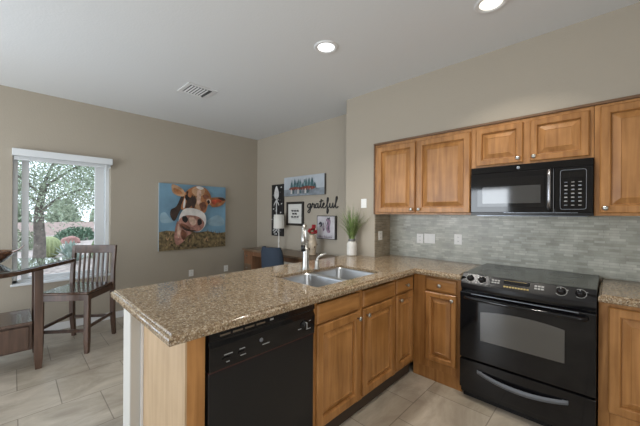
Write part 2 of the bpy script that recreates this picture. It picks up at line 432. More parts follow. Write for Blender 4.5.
# sink base
w = 0.898
t = thing('sink_base_cabinet', 'double door wooden base cabinet under the sink beside the dishwasher', 'cabinet', (FX, 1.210, 0), RZ)
carcass(t, w, 0.56, 0.10, 0.869)
face_frame(t, w, 0.10, 0.869, [(0, 0.03), (0.418, 0.474), (0.872, w)], [(0.03, 0.418, 0.10, 0.15), (0.474, 0.872, 0.10, 0.15), (0.03, 0.418, 0.70, 0.755), (0.474, 0.872, 0.70, 0.755), (0.03, 0.418, 0.85, 0.869), (0.474, 0.872, 0.85, 0.869)])
door(t, 0.018, 0.125, 0.408, 0.598, 0, (0.380, 0.555))
door(t, 0.466, 0.125, 0.418, 0.598, 0, (0.034, 0.555))
drawer(t, 0.018, 0.735, 0.408, 0.112, 0)
drawer(t, 0.466, 0.735, 0.418, 0.112, 0)
# small cabinet at the corner
w = 0.318
t = thing('narrow_base_cabinet', 'narrow peninsula base cabinet with one door and drawer at the inside corner', 'cabinet', (FX, 2.110, 0), RZ)
carcass(t, w, 0.56, 0.10, 0.869)
face_frame(t, w, 0.10, 0.869, [(0, 0.02), (0.285, w)], [(0.02, 0.285, 0.10, 0.15), (0.02, 0.285, 0.70, 0.755), (0.02, 0.285, 0.85, 0.869)])
door(t, 0.012, 0.135, 0.280, 0.590, 0, (0.034, 0.555), 0.05, 0.036)
drawer(t, 0.012, 0.738, 0.280, 0.112, 0, True)
# range-wall cabinet left of the range
w = 0.400
FY = 2.43
t = thing('base_cabinet', 'wooden base cabinet with one drawer and one door left of the black range', 'cabinet', (-1.218, FY, 0), 0)
carcass(t, w, 0.60, 0.10, 0.869)
MB().box(-0.002, w, 0.006, 0.03, 0.0, 0.10).build('base_skirt', OAKV, t)
face_frame(t, w, 0.10, 0.869, [(0, 0.125), (0.355, w)], [(0.125, 0.355, 0.10, 0.18), (0.125, 0.355, 0.70, 0.77), (0.125, 0.355, 0.85, 0.869)])
door(t, 0.113, 0.170, 0.250, 0.565, 0, (0.222, 0.528), 0.045, 0.036)
drawer(t, 0.113, 0.748, 0.250, 0.106, 0, True)
# right of the range
w = 0.62
t = thing('base_cabinet', 'wooden base cabinet at the right edge with a full-height door beside the range', 'cabinet', (-0.044, FY, 0), 0)
carcass(t, w, 0.60, 0.10, 0.869)
MB().box(0, w, 0.006, 0.03, 0.0, 0.10).build('base_skirt', OAKV, t)
face_frame(t, w, 0.10, 0.869, [(0, 0.05), (0.56, w)], [(0.05, 0.56, 0.10, 0.24), (0.05, 0.56, 0.84, 0.869)])
door(t, 0.042, 0.232, 0.53, 0.612, 0, (0.5, 0.57))

# ------------------------------------------------------------------ countertops
def inset_poly(poly, d):
    n = len(poly); A = sum(poly[i][0]*poly[(i+1) % n][1]-poly[(i+1) % n][0]*poly[i][1] for i in range(n))
    sg = 1 if A > 0 else -1; out = []
    for i in range(n):
        p, q, r = Vector(poly[i-1]), Vector(poly[i]), Vector(poly[(i+1) % n])
        e1, e2 = (q-p).normalized(), (r-q).normalized()
        n1, n2 = Vector((-e1.y, e1.x))*sg, Vector((-e2.y, e2.x))*sg
        v = q + (n1+n2)*(d/(1+n1.dot(n2)))
        out.append((v.x, v.y))
    return out
def slab(outer, holes, z0, z1, name, label):
    """stone top with a stepped, rounded edge running round its outline"""
    bm = bmesh.new()
    H = z1-z0
    prof = [(0.006, 0), (0.0015, 0.003), (0, 0.009), (0, H-0.021), (0.0015, H-0.015), (0.006, H-0.011), (0.011, H-0.0095), (0.013, H-0.0085), (0.0135, H-0.003), (0.0155, H-0.0008), (0.018, H)]
    rings = [[bm.verts.new((x, y, z0+z)) for x, y in inset_poly(outer, d)] for d, z in prof]
    n = len(outer)
    for a, b in zip(rings[:-1], rings[1:]):
        for i in range(n): bm.faces.new((a[i], a[(i+1) % n], b[(i+1) % n], b[i]))
    hr = []
    for hp in holes:
        k = len(hp); big = inset_poly(hp, -0.036)
        hi = [bm.verts.new((x, y, z1)) for x, y in hp]; mi = [bm.verts.new((x, y, z1-0.021)) for x, y in hp]
        mo = [bm.verts.new((x, y, z1-0.021)) for x, y in big]; lo = [bm.verts.new((x, y, z0)) for x, y in big]
        for a, b in ((hi, mi), (mi, mo), (mo, lo)):
            for i in range(k): bm.faces.new((a[i], a[(i+1) % k], b[(i+1) % k], b[i]))
        hr.append((lo, hi))
    for ring, w in ((rings[0], 0), (rings[-1], 1)):
        ed = []
        for L in [ring]+[q[w] for q in hr]:
            for i in range(len(L)):
                e = bm.edges.get((L[i], L[(i+1) % len(L)])) or bm.edges.new((L[i], L[(i+1) % len(L)]))
                ed.append(e)
        bmesh.ops.triangle_fill(bm, edges=ed, use_beauty=True)
    bmesh.ops.recalc_face_normals(bm, faces=bm.faces[:])
    m = MB(); m.bm.free(); m.bm = bm
    o = m.build(name, GRAN, None)
    return tag(o, label, 'countertop')
def rrect(x0, x1, y0, y1, r, n=6):
    pts = []
    for cx, cy, a in ((x1-r, y1-r, 0), (x0+r, y1-r, PI/2), (x0+r, y0+r, PI), (x1-r, y0+r, 1.5*PI)):
        for i in range(n+1):
            t = a + PI/2*i/n
            pts.append((cx+r*math.cos(t), cy+r*math.sin(t)))
    return pts
SX0, SX1, SY0, SY1 = -1.760, -1.310, 1.330, 2.065
slab([(XF, YE), (XP, YE), (XP, YR), (-0.815, YR), (-0.815, YA-0.009), (XC+0.009, YA-0.009), (XC+0.009, YK-0.001), (XF, YK-0.001)],
     [rrect(SX0, SX1, SY0, SY1, 0.025)], CB, CT, 'countertop', 'long L-shaped speckled brown granite countertop holding the sink')
slab([(-0.046, YR), (0.62, YR), (0.62, YA-0.009), (-0.046, YA-0.009)], [], CB, CT, 'countertop', 'short granite countertop piece at the right of the range')

# sink
t = thing('kitchen_sink', 'stainless undermount double bowl sink set in the peninsula countertop', 'sink', (-1.535, 1.70, 0.8925))
def basin(y0, y1, dep):
    x0, x1 = -0.223, 0.223
    m = MB(); rings = []
    for ins, z, r in ((-0.022, 0.0, 0.06), (-0.002, -0.001, 0.05), (0.0, -0.012, 0.05), (0.006, -dep+0.04, 0.05), (0.02, -dep+0.012, 0.05), (0.055, -dep, 0.05)):
        rings.append([(x, y, z) for x, y in rrect(x0+ins, x1-ins, y0+ins, y1-ins, r)])
    m.loft(rings, 0, True, False, True)
    o = m.build('basin', STEEL, t, recalc=True)
    so = o.modifiers.new('thickness', 'SOLIDIFY'); so.thickness = 0.0015; so.offset = 1
    cx, cy = (x0+x1)/2, (y0+y1)/2
    MB().lathe([(0.044, -dep+0.001), (0.044, -dep+0.004), (0.034, -dep+0.005), (0.026, -dep+0.0015), (0.004, -dep+0.0015)], cx, cy, 20).build('drain', CHROME, o)
basin(-0.370, -0.024, 0.20)
basin(0.020, 0.364, 0.20)

# faucet and side lever
t = thing('kitchen_faucet', 'tall brushed nickel pull-down kitchen faucet standing behind the sink', 'faucet', (-1.800, 1.690, CT))
MB().lathe([(0.032, 0), (0.032, 0.008), (0.028, 0.014), (0.026, 0.06), (0.024, 0.15), (0.020, 0.185)], seg=20).build('body', NICKEL, t)
dx, dy = 0.55, -0.835
arc = [(0, 0, 0.18), (0, 0, 0.28), (0, 0, 0.325)]
for k in range(1, 9):
    a = PI*k/8; arc.append((0.045*(1-math.cos(a))*dx, 0.045*(1-math.cos(a))*dy, 0.325+0.045*math.sin(a)))
MB().tube(arc, 0.0125, 12).build('spout', NICKEL, t)
ex, ey = 0.09*dx, 0.09*dy
MB().tube([(ex, ey, 0.33), (ex, ey, 0.25), (ex, ey, 0.21)], [0.013, 0.016, 0.018], 12).build('spray_wand', NICKEL, t)
MB().tube([(ex, ey, 0.211), (ex, ey, 0.160)], [0.0185, 0.0175], 12).build('spray_tip', BLACKM, t)
t = thing('faucet_lever', 'curved brushed nickel lever handle standing right of the tall faucet', 'faucet handle', (-1.755, 1.775, CT))
MB().lathe([(0.024, 0), (0.024, 0.006), (0.019, 0.012), (0.017, 0.06), (0.015, 0.075), (0.006, 0.082)], seg=18).build('base', NICKEL, t)
MB().tube(catmull([(0, 0, 0.065), (0.006, 0.008, 0.10), (0.03, 0.035, 0.118), (0.055, 0.055, 0.132)]), [0.010]*12+[0.007]*7, 10).build('lever', NICKEL, t)

# ------------------------------------------------------------------ dishwasher (local: front toward -Y, turned to face +X)
t = thing('dishwasher', 'black built-in dishwasher under the peninsula countertop', 'dishwasher', (FX, 0.890, 0), RZ)
hw = 0.312
MB().box(-hw, hw, 0.03, 0.56, 0.10, 0.862).build('tub', BLACKM, t)
MB().box(-hw+0.01, hw-0.01, 0.05, 0.065, 0.0, 0.10).build('toe_kick', BLACKM, t)
MB().box(-hw, hw, -0.012, 0.03, 0.130, 0.690).build('door_panel', BLACKM, t, 0.004)
cp = MB().prism([(0.03, 0.698), (-0.018, 0.698), (-0.022, 0.80), (-0.012, 0.818), (-0.012, 0.828), (-0.020, 0.834), (-0.018, 0.863), (0.03, 0.863)], 'x', -hw, hw).build('control_panel', BLACK, t, 0.002)
MB().box(-hw, hw, -0.013, 0.0, 0.6905, 0.6975).build('door_gap_trim', mat('dark_red_trim', (0.05, 0.014, 0.012), 0.3), t)
m = MB()
for i in range(4): m.box(-0.265+0.062*i, -0.215+0.062*i, -0.0205, -0.0185, 0.842, 0.850)
m.build('vent_slots', mat('dull_bronze', (0.10, 0.075, 0.05), 0.4), cp)
for x, z, ww in ((-0.245, 0.755, 0.05), (-0.17, 0.757, 0.035), (-0.235, 0.722, 0.02), (-0.165, 0.727, 0.035), (-0.045, 0.739, 0.05), (0.185, 0.747, 0.028), (0.245, 0.734, 0.04), (0.265, 0.776, 0.016)):
    MB().box(x, x+ww*0.8, -0.0226, -0.0195, z, z+0.0035).build('printed_mark', MARK, cp)
for k, (x, z) in enumerate(((-0.235, 0.741), (-0.16, 0.743))):
    MB().box(x-0.016, x+0.016, -0.0245, -0.019, z-0.005, z+0.004).build('button', BLACK, cp, 0.001)
MB(Matrix.Translation((-0.052, -0.0195, 0.766)) @ Matrix.Rotation(PI/2, 4, 'X')).lathe([(0.010, 0), (0.010, 0.003), (0.008, 0.004)], seg=16).build('emblem', GREYM, cp)
kb = MB(Matrix.Translation((0.232, -0.0195, 0.763)) @ Matrix.Rotation(PI/2, 4, 'X')).lathe([(0.026, 0), (0.026, 0.004), (0.019, 0.007), (0.017, 0.018), (0.012, 0.020)], seg=20).build('dial', BLACK, cp)
MB().box(0.229, 0.235, -0.0405, -0.036, 0.748, 0.779).build('dial_pointer', MARK, kb)
MB().box(0.0, 0.02, -0.0215, -0.0185, 0.846, 0.854).build('latch_mark', MARK, cp)

# ------------------------------------------------------------------ range
t = thing('range_oven', 'black slide-in electric range with oven door and grey drawer handle', 'oven', (-0.430, 2.72, 0))
hw = 0.379
MB().box(-hw, hw, -0.325, 0.31, 0.04, 0.905).build('body', BLACK, t)
m = MB()
NS = 20
def bow(x, amt=0.034): return -amt*(1-(x/hw)**2)
m.loft([[(x, 0.312, z) for x in (-hw, hw)] for z in (0.906, 0.93)], 0, False, False, False, closed=False) if False else None
top = [(-hw, 0.312), (hw, 0.312)] + [(hw-2*hw*i/NS, -0.285+bow(hw-2*hw*i/NS)*0.9) for i in range(NS+1)]
m.prism(top, 'z', 0.905, 0.932)
ck = m.build('cooktop', COOK, t, 0.003)
BP = mat('burner_print', (0.05, 0.05, 0.05), 0.3)
for cx, cy, r in ((-0.19, 0.15, 0.075), (0.19, 0.15, 0.10), (-0.19, -0.12, 0.10), (0.19, -0.12, 0.075)):
    n = 32
    ri = [[(cx+q*math.cos(2*PI*i/n), cy+q*math.sin(2*PI*i/n), zz) for i in range(n)] for q, zz in ((r, 0.9321), (r, 0.9326), (r-0.004, 0.9326), (r-0.004, 0.9321))]
    MB().loft(ri, 0, False, False, False).build('burner_ring', BP, ck)
# slanted control fascia, bowed in plan
prof = [(-0.270, 0.931), (-0.290, 0.931), (-0.338, 0.872), (-0.345, 0.862), (-0.345, 0.835), (-0.330, 0.812), (-0.270, 0.812)]
rings = []
for i in range(NS+1):
    x = -hw + 2*hw*i/NS
    rings.append([(x, y + (bow(x) if y < -0.28 else 0), z) for y, z in prof])
MB().loft(rings, 0, False, True, True).build('control_fascia', BLACKM, t, 0.002)
fas = [o for o in t.children if o.name.startswith('control_fascia')][0] if t.children else None
nv = Vector((0, -0.776, 0.631))
def slant(x, f):   # frame on the sloped strip: local x along, y up the slope, z out
    y0 = -0.290+bow(x); p = Vector((x, y0-0.048*f, 0.931-0.059*f))
    up = Vector((0, 0.631, 0.776))
    M = Matrix(((1, 0, 0, p.x), (0, up.y, nv.y, p.y), (0, up.z, nv.z, p.z), (0, 0, 0, 1)))
    return M
MRING = mat('pale_ring', (0.30, 0.30, 0.29), 0.6, spec=0.2)
for x in (-0.315, -0.235, 0.215, 0.305):
    M = slant(x, 0.5)
    k = MB(M).lathe([(0.024, 0.0), (0.024, 0.004), (0.019, 0.007), (0.017, 0.020), (0.012, 0.023)], seg=20).build('burner_knob', BLACK, t)
    mm = MB(M); n = 28
    mm.loft([[(q*math.cos(2*PI*i/n), q*math.sin(2*PI*i/n), zz) for i in range(n)] for q, zz in ((0.031, 0.0005), (0.031, 0.0018), (0.028, 0.0018), (0.028, 0.0005))], 0, False, False, False)
    for a in range(4):
        c, s_ = math.cos(a*PI/2+0.5)*0.036, math.sin(a*PI/2+0.5)*0.028
        mm.box(c-0.004, c+0.004, s_-0.002, s_+0.002, 0.0005, 0.0018)
    mm.build('knob_ring', MRING, k)
    MB(M).box(-0.002, 0.002, 0.004, 0.016, 0.0225, 0.0245).build('knob_pointer', MRING, k)
disp = MB(slant(-0.02, 0.35)).box(-0.075, 0.075, -0.010, 0.014, -0.004, 0.0022).build('display', BGLASS, t)
m = MB(slant(-0.02, 0.35)); m.box(-0.072, 0.055, 0.010, 0.012, 0.0022, 0.0028)
m.build('display_line', GOLDP, disp)
m = MB(slant(-0.02, 0.8))
for i in range(9): m.box(-0.072+0.0165*i, -0.060+0.0165*i, -0.007, 0.004, -0.004, 0.0026)
m.build('touch_keys', GOLDP, t)
for x in (-0.145, 0.105):
    kp = MB(slant(x, 0.45)).box(-0.028, 0.028, -0.020, 0.020, -0.004, 0.0016).build('key_pad', BLACKM, t)
    for i in range(3):
        for j in range(2):
            MB(slant(x, 0.45)).box(0.018*i-0.025, 0.018*i-0.011, -0.015+0.018*j, -0.004+0.018*j, -0.002, 0.0026).build('key', MARK, kp)
# oven door
dm = MB().box(-hw, hw, -0.362, -0.327, 0.312, 0.800).build('oven_door', BLACK, t, 0.006)
wp = []
for i in range(13):
    x = -0.236+0.472*i/12; wp.append((x, 0.468-0.0*x))
for i in range(13):
    x = 0.236-0.472*i/12; wp.append((x, 0.672+0.022*(1-(x/0.236)**2)))
MB().prism(wp, 'y', -0.3645, -0.355).build('oven_window', WGLASS, dm)
hp = [(-0.335, -0.360, 0.768), (-0.33, -0.395, 0.768)] + [(x, -0.398+bow(x, 0.018), 0.768) for x in [-0.3+0.6*i/14 for i in range(15)]] + [(0.33, -0.395, 0.768), (0.335, -0.360, 0.768)]
MB().tube(hp, 0.0125, 10).build('door_handle', BLACK, dm)
MB().box(-0.30, 0.30, -0.3635, -0.3615, 0.790, 0.795).build('door_trim_line', GREYM, dm)
dr = MB().box(-hw, hw, -0.360, -0.327, 0.085, 0.300).build('storage_drawer', BLACK, t, 0.006)
N = 24
sag = lambda x: -0.030*(1-(x/0.256)**2)
rings = []
for i in range(N+1):
    x = -0.256+0.512*i/N
    zc = 0.236+sag(x); yo = -0.366-0.028*(1-(x/0.256)**2); hh = 0.015+0.003*(1-(x/0.256)**2)
    rings.append([(x, yo, zc-hh), (x, yo-0.006, zc), (x, yo, zc+hh), (x, yo+0.008, zc+hh*0.6), (x, yo+0.008, zc-hh*0.6)])
MB().loft(rings, 0, False, True, True).box(-0.256, -0.225, -0.372, -0.358, 0.229, 0.243).box(0.225, 0.256, -0.372, -0.358, 0.229, 0.243).build('drawer_handle', mat('grey_drawer_pull', (0.13, 0.14, 0.155), 0.5, 0.2), dr, 0.002)
MB().box(-hw+0.01, hw-0.01, -0.30, 0.28, 0.0, 0.0395).build('plinth', BLACKM, t)

# ------------------------------------------------------------------ microwave
t = thing('microwave_oven', 'black over-the-range microwave hung under the upper cabinets', 'microwave', (-0.456, 2.86, 1.366))
hw = 0.379; F = -0.185
MB().box(-hw, hw, F+0.035, 0.165, 0.006, 0.395).build('body', BLACK, t, 0.002)
MB().box(-hw, hw, F+0.005, F+0.035, 0.345, 0.395).build('top_vent_panel', BLACK, t, 0.003)
dm = MB().box(-hw, 0.172, F, F+0.034, 0.028, 0.343).build('door', BLACK, t, 0.004)
MB().box(-0.330, 0.115, F-0.0015, F+0.01, 0.072, 0.300).build('door_window', BGLASS, dm, 0.001)
MB().box(-0.290, 0.095, F-0.0028, F+0.01, 0.100, 0.232).build('inner_window', MGLASS, dm)
MB().tube([(0.148, F+0.003, 0.055), (0.148, F-0.028, 0.068), (0.148, F-0.034, 0.12), (0.148, F-0.036, 0.19), (0.148, F-0.034, 0.26), (0.148, F-0.028, 0.318), (0.148, F+0.003, 0.330)], 0.0125, 10).build('handle', mat('dark_chrome', (0.30, 0.30, 0.31), 0.25, 0.9), dm)
cp = MB().box(0.174, hw, F, F+0.034, 0.028, 0.343).build('control_panel', BLACK, t, 0.004)
m = MB(); n = 4
fr = rrect(0.206, 0.345, 0.05, 0.325, 0.015); fi = rrect(0.2085, 0.3425, 0.0525, 0.3225, 0.013)
m.loft([[(x, F-0.0005, z) for x, z in fr], [(x, F-0.002, z) for x, z in fr], [(x, F-0.002, z) for x, z in fi], [(x, F-0.0005, z) for x, z in fi]], 0, False, False, False)
m.build('panel_outline', GREYM, cp)
MB().box(0.222, 0.330, F-0.002, F+0.01, 0.270, 0.305).build('display', BGLASS, cp)
for r in range(7):
    for c in range(3):
        big = r in (0, 6)
        x = 0.229+0.037*c; z = 0.236-0.0265*r
        MB().box(x, x+0.017, F-0.0025, F+0.01, z, z+(0.008 if not big else 0.005)).build('button', MARK if (r+c) % 3 else GREYM, cp, 0.001)
MB().box(-hw, hw, F+0.003, F+0.033, 0.006, 0.026).build('lower_grille', BLACKM, t, 0.002)
MB().box(-0.14, 0.30, F-0.0005, F+0.01, 0.0255, 0.0285).build('grille_line', GREYM, t)
MB(Matrix.Translation((-0.045, F+0.0055, 0.370)) @ Matrix.Rotation(PI/2, 4, 'X')).lathe([(0.012, 0), (0.012, 0.003), (0.0095, 0.004)], seg=20).build('emblem', GREYM, t)
MB().box(-hw+0.03, hw-0.03, F+0.06, 0.14, 0.0, 0.0055).build('underside_plate', GREYM, t)

# ------------------------------------------------------------------ upper cabinets
UY = 2.712
def upper(name, label, x0, x1, z0, z1, doors, knobs_side, fr=0.056, bev=0.042, left=0.03, zd=None):
    t = thing(name, label, 'wall cabinet', (x0, UY, z0))
    w = x1-x0; h = z1-z0
    MB().box(0, w, 0.02, YA-0.010-UY, 0, h).build('cabinet_body', OAKV, t)
    m = MB(); m.box(0, w, 0, 0.019, 0, 0.036); m.box(0, w, 0, 0.019, h-0.036, h)
    prev = 0
    edges = [0] + [e for d in doors for e in d] + [w]
    for i in range(0, len(edges), 2):
        a, b = edges[i]-(0.012 if i else 0), edges[i+1]+(0.012 if i+2 < len(edges) else 0)
        if b > a: m.box(a, b, 0.0004, 0.0186, 0.036, h-0.036)
    m.build('face_frame', OAKV, t, 0.0015)
    for (a, b), ks in zip(doors, knobs_side):
        hh = zd[1]-zd[0]
        door(t, a, zd[0]-z0, b-a, hh, 0, ((b-a-0.028) if ks > 0 else 0.028, 0.032), fr, bev)
    return t
upper('upper_cabinet', 'two-door wooden wall cabinet left of the microwave', -1.808, -0.843, 1.374, 2.110, [(0.032, 0.462), (0.484, 0.958)], (1, -1), zd=(1.392, 2.078))
upper('upper_cabinet', 'short two-door wooden wall cabinet directly above the microwave', -0.841, -0.077, 1.764, 2.110, [(0.036, 0.366), (0.410, 0.742)], (1, -1), 0.05, 0.04, zd=(1.778, 2.085))
upper('upper_cabinet', 'tall wooden wall cabinet right of the microwave at the picture edge', -0.075, 0.60, 1.374, 2.110, [(0.028, 0.56)], (-1,), zd=(1.392, 2.092))
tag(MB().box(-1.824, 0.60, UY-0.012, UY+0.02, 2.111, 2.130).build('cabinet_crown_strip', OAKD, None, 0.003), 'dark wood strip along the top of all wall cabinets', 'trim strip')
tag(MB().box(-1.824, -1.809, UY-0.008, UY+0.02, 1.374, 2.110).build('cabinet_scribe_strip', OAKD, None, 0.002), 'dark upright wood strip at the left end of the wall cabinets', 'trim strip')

# ------------------------------------------------------------------ outlets, switches (local: face toward -Y)
def outlet(name, label, loc, rz, n=1, rocker=False, group=None):
    t = thing(name, label, 'switch' if rocker else 'outlet', loc, rz, group)
    w = 0.0715 + 0.046*(n-1)
    MB().box(-w/2, w/2, -0.006, 0, -0.050, 0.050).build('cover_plate', PLATE, t, 0.002)
    for i in range(n):
        x = -w/2+0.0358+0.046*i
        if rocker:
            MB().box(x-0.017, x+0.017, -0.0085, -0.004, -0.034, 0.034).build('rocker', PLATE, t, 0.002)
        else:
            for z in (-0.02, 0.02):
                s_ = MB().box(x-0.015, x+0.015, -0.008, -0.004, z-0.0145, z+0.0145).build('socket', PLATE, t, 0.003)
                MB().box(x-0.0075, x-0.0050, -0.0085, -0.007, z-0.004, z+0.005).box(x+0.0050, x+0.0075, -0.0085, -0.007, z-0.004, z+0.005).build('slots', SLOT, s_)
    return t
YT = YA-0.0085
outlet('wall_outlet', 'white outlet on the tiles, nearest the inside corner', (-1.450, YT, 1.120), 0)
outlet('light_switch', 'double white rocker switch on the tiles between two single plates', (-1.345, YT, 1.125), 0, 2, True)
outlet('wall_outlet', 'white outlet on the tiles just left of the range', (-1.060, YT, 1.135), 0)
outlet('wall_outlet', 'outlet on the short tiled return wall beside the plant', (XC+0.0085, 2.83, 1.14), PI/2)
outlet('light_switch', 'white light switch on the wall above the potted grass', (-1.965, YK-0.0005, 1.494), 0, 1, True)
outlet('wall_outlet', 'low white outlet on the window wall below the cow painting, nearer the window', (XL+0.0005, 1.92, 0.452), PI/2)
outlet('wall_outlet', 'low white outlet on the window wall nearest the desk', (XL+0.0005, 2.50, 0.452), PI/2)
outlet('wall_outlet', 'white outlet on the far wall under the desk beside the drawers', (-4.42, YB-0.0005, 0.665), 0)

# ------------------------------------------------------------------ ceiling fixtures
def downlight(x, y, label, lens, power, color):
    t = thing('recessed_light', label, 'ceiling light', (x, y, ZC))
    MB().lathe([(0.095, -0.0005), (0.095, -0.005), (0.088, -0.010), (0.072, -0.008), (0.066, -0.001)], seg=32, cap0=False, cap1=False).build('trim_ring', WHITE, t)
    MB().lathe([(0.066, -0.001), (0.063, -0.004), (0.002, -0.006)], seg=32).build('lens', lens, t)
    d = bpy.data.lights.new('downlight_lamp', 'AREA'); d.shape = 'DISK'; d.size = 0.12; d.energy = power; d.color = color; d.spread = math.radians(115)
    o = bpy.data.objects.new('downlight_lamp', d); COL.objects.link(o); o.parent = t; o.location = (0, 0, -0.012)
    return t
downlight(-1.640, 1.747, 'round recessed ceiling light glowing bluish white above the sink', LAMPL, 9, (1.0, 0.96, 0.9))
downlight(-0.544, 2.100, 'round recessed ceiling light with cream lens at the top edge above the range', LAMPW, 7, (1.0, 0.93, 0.82))
t = thing('ceiling_vent', 'square white ceiling air vent with dark louvres', 'vent', (-3.245, 1.405, ZC))
t.scale = (0.93, 0.93, 1)
m = MB()
m.box(-0.17, 0.17, -0.17, -0.125, -0.008, -0.0005).box(-0.17, 0.17, 0.125, 0.17, -0.008, -0.0005).box(-0.17, -0.125, -0.125, 0.125, -0.008, -0.0005).box(0.125, 0.17, -0.125, 0.125, -0.008, -0.0005)
m.build('frame', WHITE, t, 0.003)
MB().box(-0.125, 0.125, -0.125, 0.125, -0.0025, -0.0005).build('backing', VENTD, t)
for i in range(7):
    y = -0.105+0.035*i
    MB(Matrix.Translation((0, y, -0.010)) @ Matrix.Rotation(math.radians(-16), 4, 'X')).box(-0.125, 0.125, -0.0085, 0.0085, -0.0007, 0.0007).build('louvre', WHITE if i != 6 else VENTD, t)

# ------------------------------------------------------------------ wall art
def smooth_poly(pts, n=4):
    P = [Vector((p[0], p[1], 0)) for p in pts]; N = len(P); out = []
    for i in range(N):
        p0, p1, p2, p3 = P[i-1], P[i], P[(i+1) % N], P[(i+2) % N]
        for k in range(n):
            t = k/n
            q = 0.5*((2*p1)+(p2-p0)*t+(2*p0-5*p1+4*p2-p3)*t*t+(3*p1-p0-3*p2+p3)*t**3)
            out.append((min(max(q.x, 0.002), 0.998), min(max(q.y, 0.002), 0.998)))
    return out
def paint(name, c, n=0.35, s=14): return mat(name, c, 0.6, noise=n, nscale=s)
def picture(parent, name, layers, w, h, y0):
    """layers: list of (unit polygon, material), each lying a hair above the last, in the local XZ plane facing -Y"""
    mats = []; m = MB()
    for k, (poly, mt) in enumerate(layers):
        if mt not in mats: mats.append(mt)
        pts = [((u-0.5)*w, y0-0.0004*(k+1), (v-0.5)*h) for u, v in poly]
        m.face(pts, mats.index(mt))
    o = m.build(name, mats, parent, recalc=False)
    for p in o.data.polygons: pass
    return o
FULL = [(0.001, 0.001), (0.999, 0.001), (0.999, 0.999), (0.001, 0.999)]

# cow painting on the window wall
cow = {
    'grass':[(0.001, 0.001), (0.999, 0.001), (0.999, 0.24), (0.86, 0.23), (0.7, 0.27), (0.545, 0.255), (0.4, 0.28), (0.21, 0.285), (0.1, 0.30), (0.001, 0.28)],
    'neck':[(0.306, 0.852), (0.225, 0.666), (0.147, 0.61), (0.141, 0.513), (0.197, 0.441), (0.264, 0.581), (0.346, 0.753)],
    'chest':[(0.237, 0.44), (0.196, 0.215), (0.222, 0.085), (0.303, 0.106), (0.372, 0.202), (0.443, 0.256), (0.317, 0.322)],
    'head':[(0.341, 0.868), (0.416, 0.944), (0.531, 0.989), (0.651, 0.957), (0.722, 0.87), (0.735, 0.794), (0.682, 0.686), (0.636, 0.564), (0.487, 0.595), (0.305, 0.61), (0.286, 0.667), (0.324, 0.781)],
    'muzzle':[(0.332, 0.624), (0.473, 0.633), (0.605, 0.579), (0.657, 0.487), (0.645, 0.37), (0.56, 0.275), (0.4, 0.29), (0.29, 0.335), (0.255, 0.40), (0.262, 0.511)],
    'nose':[(0.262, 0.465), (0.359, 0.525), (0.515, 0.512), (0.61, 0.445), (0.628, 0.36), (0.545, 0.275), (0.385, 0.292), (0.265, 0.345)],
    'nostrilL':[(0.304, 0.509), (0.359, 0.508), (0.379, 0.45), (0.345, 0.413), (0.304, 0.452)],
    'nostrilR':[(0.531, 0.46), (0.581, 0.459), (0.59, 0.398), (0.545, 0.364), (0.522, 0.407)],
    'earL':[(0.156, 0.984), (0.226, 0.975), (0.306, 0.923), (0.347, 0.854), (0.319, 0.816), (0.239, 0.821), (0.166, 0.874)],
    'earLin':[(0.182, 0.93), (0.252, 0.915), (0.306, 0.866), (0.265, 0.842), (0.2, 0.867)],
    'earR':[(0.697, 0.793), (0.792, 0.82), (0.923, 0.825), (0.984, 0.785), (0.94, 0.711), (0.84, 0.665), (0.744, 0.671)],
    'earRin':[(0.744, 0.769), (0.84, 0.791), (0.929, 0.793), (0.873, 0.719), (0.776, 0.702)],
    'eyeR':[(0.657, 0.761), (0.697, 0.783), (0.722, 0.738), (0.691, 0.695), (0.663, 0.716)],
    'eyeL':[(0.347, 0.839), (0.388, 0.835), (0.402, 0.784), (0.368, 0.754), (0.341, 0.782)],
    'dark':[(0.361, 0.897), (0.444, 0.843), (0.473, 0.757), (0.416, 0.653), (0.346, 0.644), (0.368, 0.754)],
    'mouth':[(0.29, 0.375), (0.373, 0.319), (0.501, 0.288), (0.443, 0.271), (0.331, 0.304)],
    'cloud1':[(0.021, 0.542), (0.083, 0.569), (0.133, 0.499), (0.184, 0.427), (0.032, 0.419)],
    'cloud2':[(0.697, 0.44), (0.857, 0.53), (0.974, 0.448), (0.958, 0.359), (0.76, 0.355)],
}
c = {k: smooth_poly(v) if k != 'grass' else v for k, v in cow.items()}
PSKY = paint('paint_sky', (0.17, 0.31, 0.42), 0.25, 3); PCL = paint('paint_cloud', (0.27, 0.40, 0.48), 0.2, 6)
PGR = paint('paint_grass', (0.17, 0.125, 0.06), 0.85, 22); PBR = paint('paint_brown', (0.36, 0.15, 0.06), 0.55, 9)
PDK = paint('paint_dark', (0.045, 0.025, 0.018), 0.5, 12); PWH = paint('paint_white', (0.66, 0.63, 0.60), 0.2, 10)
PPK = paint('paint_pink', (0.36, 0.18, 0.14), 0.6, 16); PTN = paint('paint_tan', (0.50, 0.30, 0.17), 0.4, 10)
PTL = paint('paint_blush', (0.55, 0.38, 0.29), 0.4, 14); PDB = paint('paint_umber', (0.17, 0.065, 0.035), 0.5, 14); PRD = paint('paint_red', (0.42, 0.07, 0.03), 0.6, 12); PBK = paint('paint_black', (0.012, 0.01, 0.01), 0.2)
w, h = 1.02, 0.975
t = thing('cow_painting', 'square canvas painting of a brown and white cow hung on the window wall', 'painting', (XL+0.003, 1.955, 1.315), PI/2)
MB().box(-w/2, w/2, -0.036, 0, -h/2, h/2).build('canvas', mat('canvas_edge', (0.32, 0.36, 0.38), 0.7), t, 0.002)
blades = []
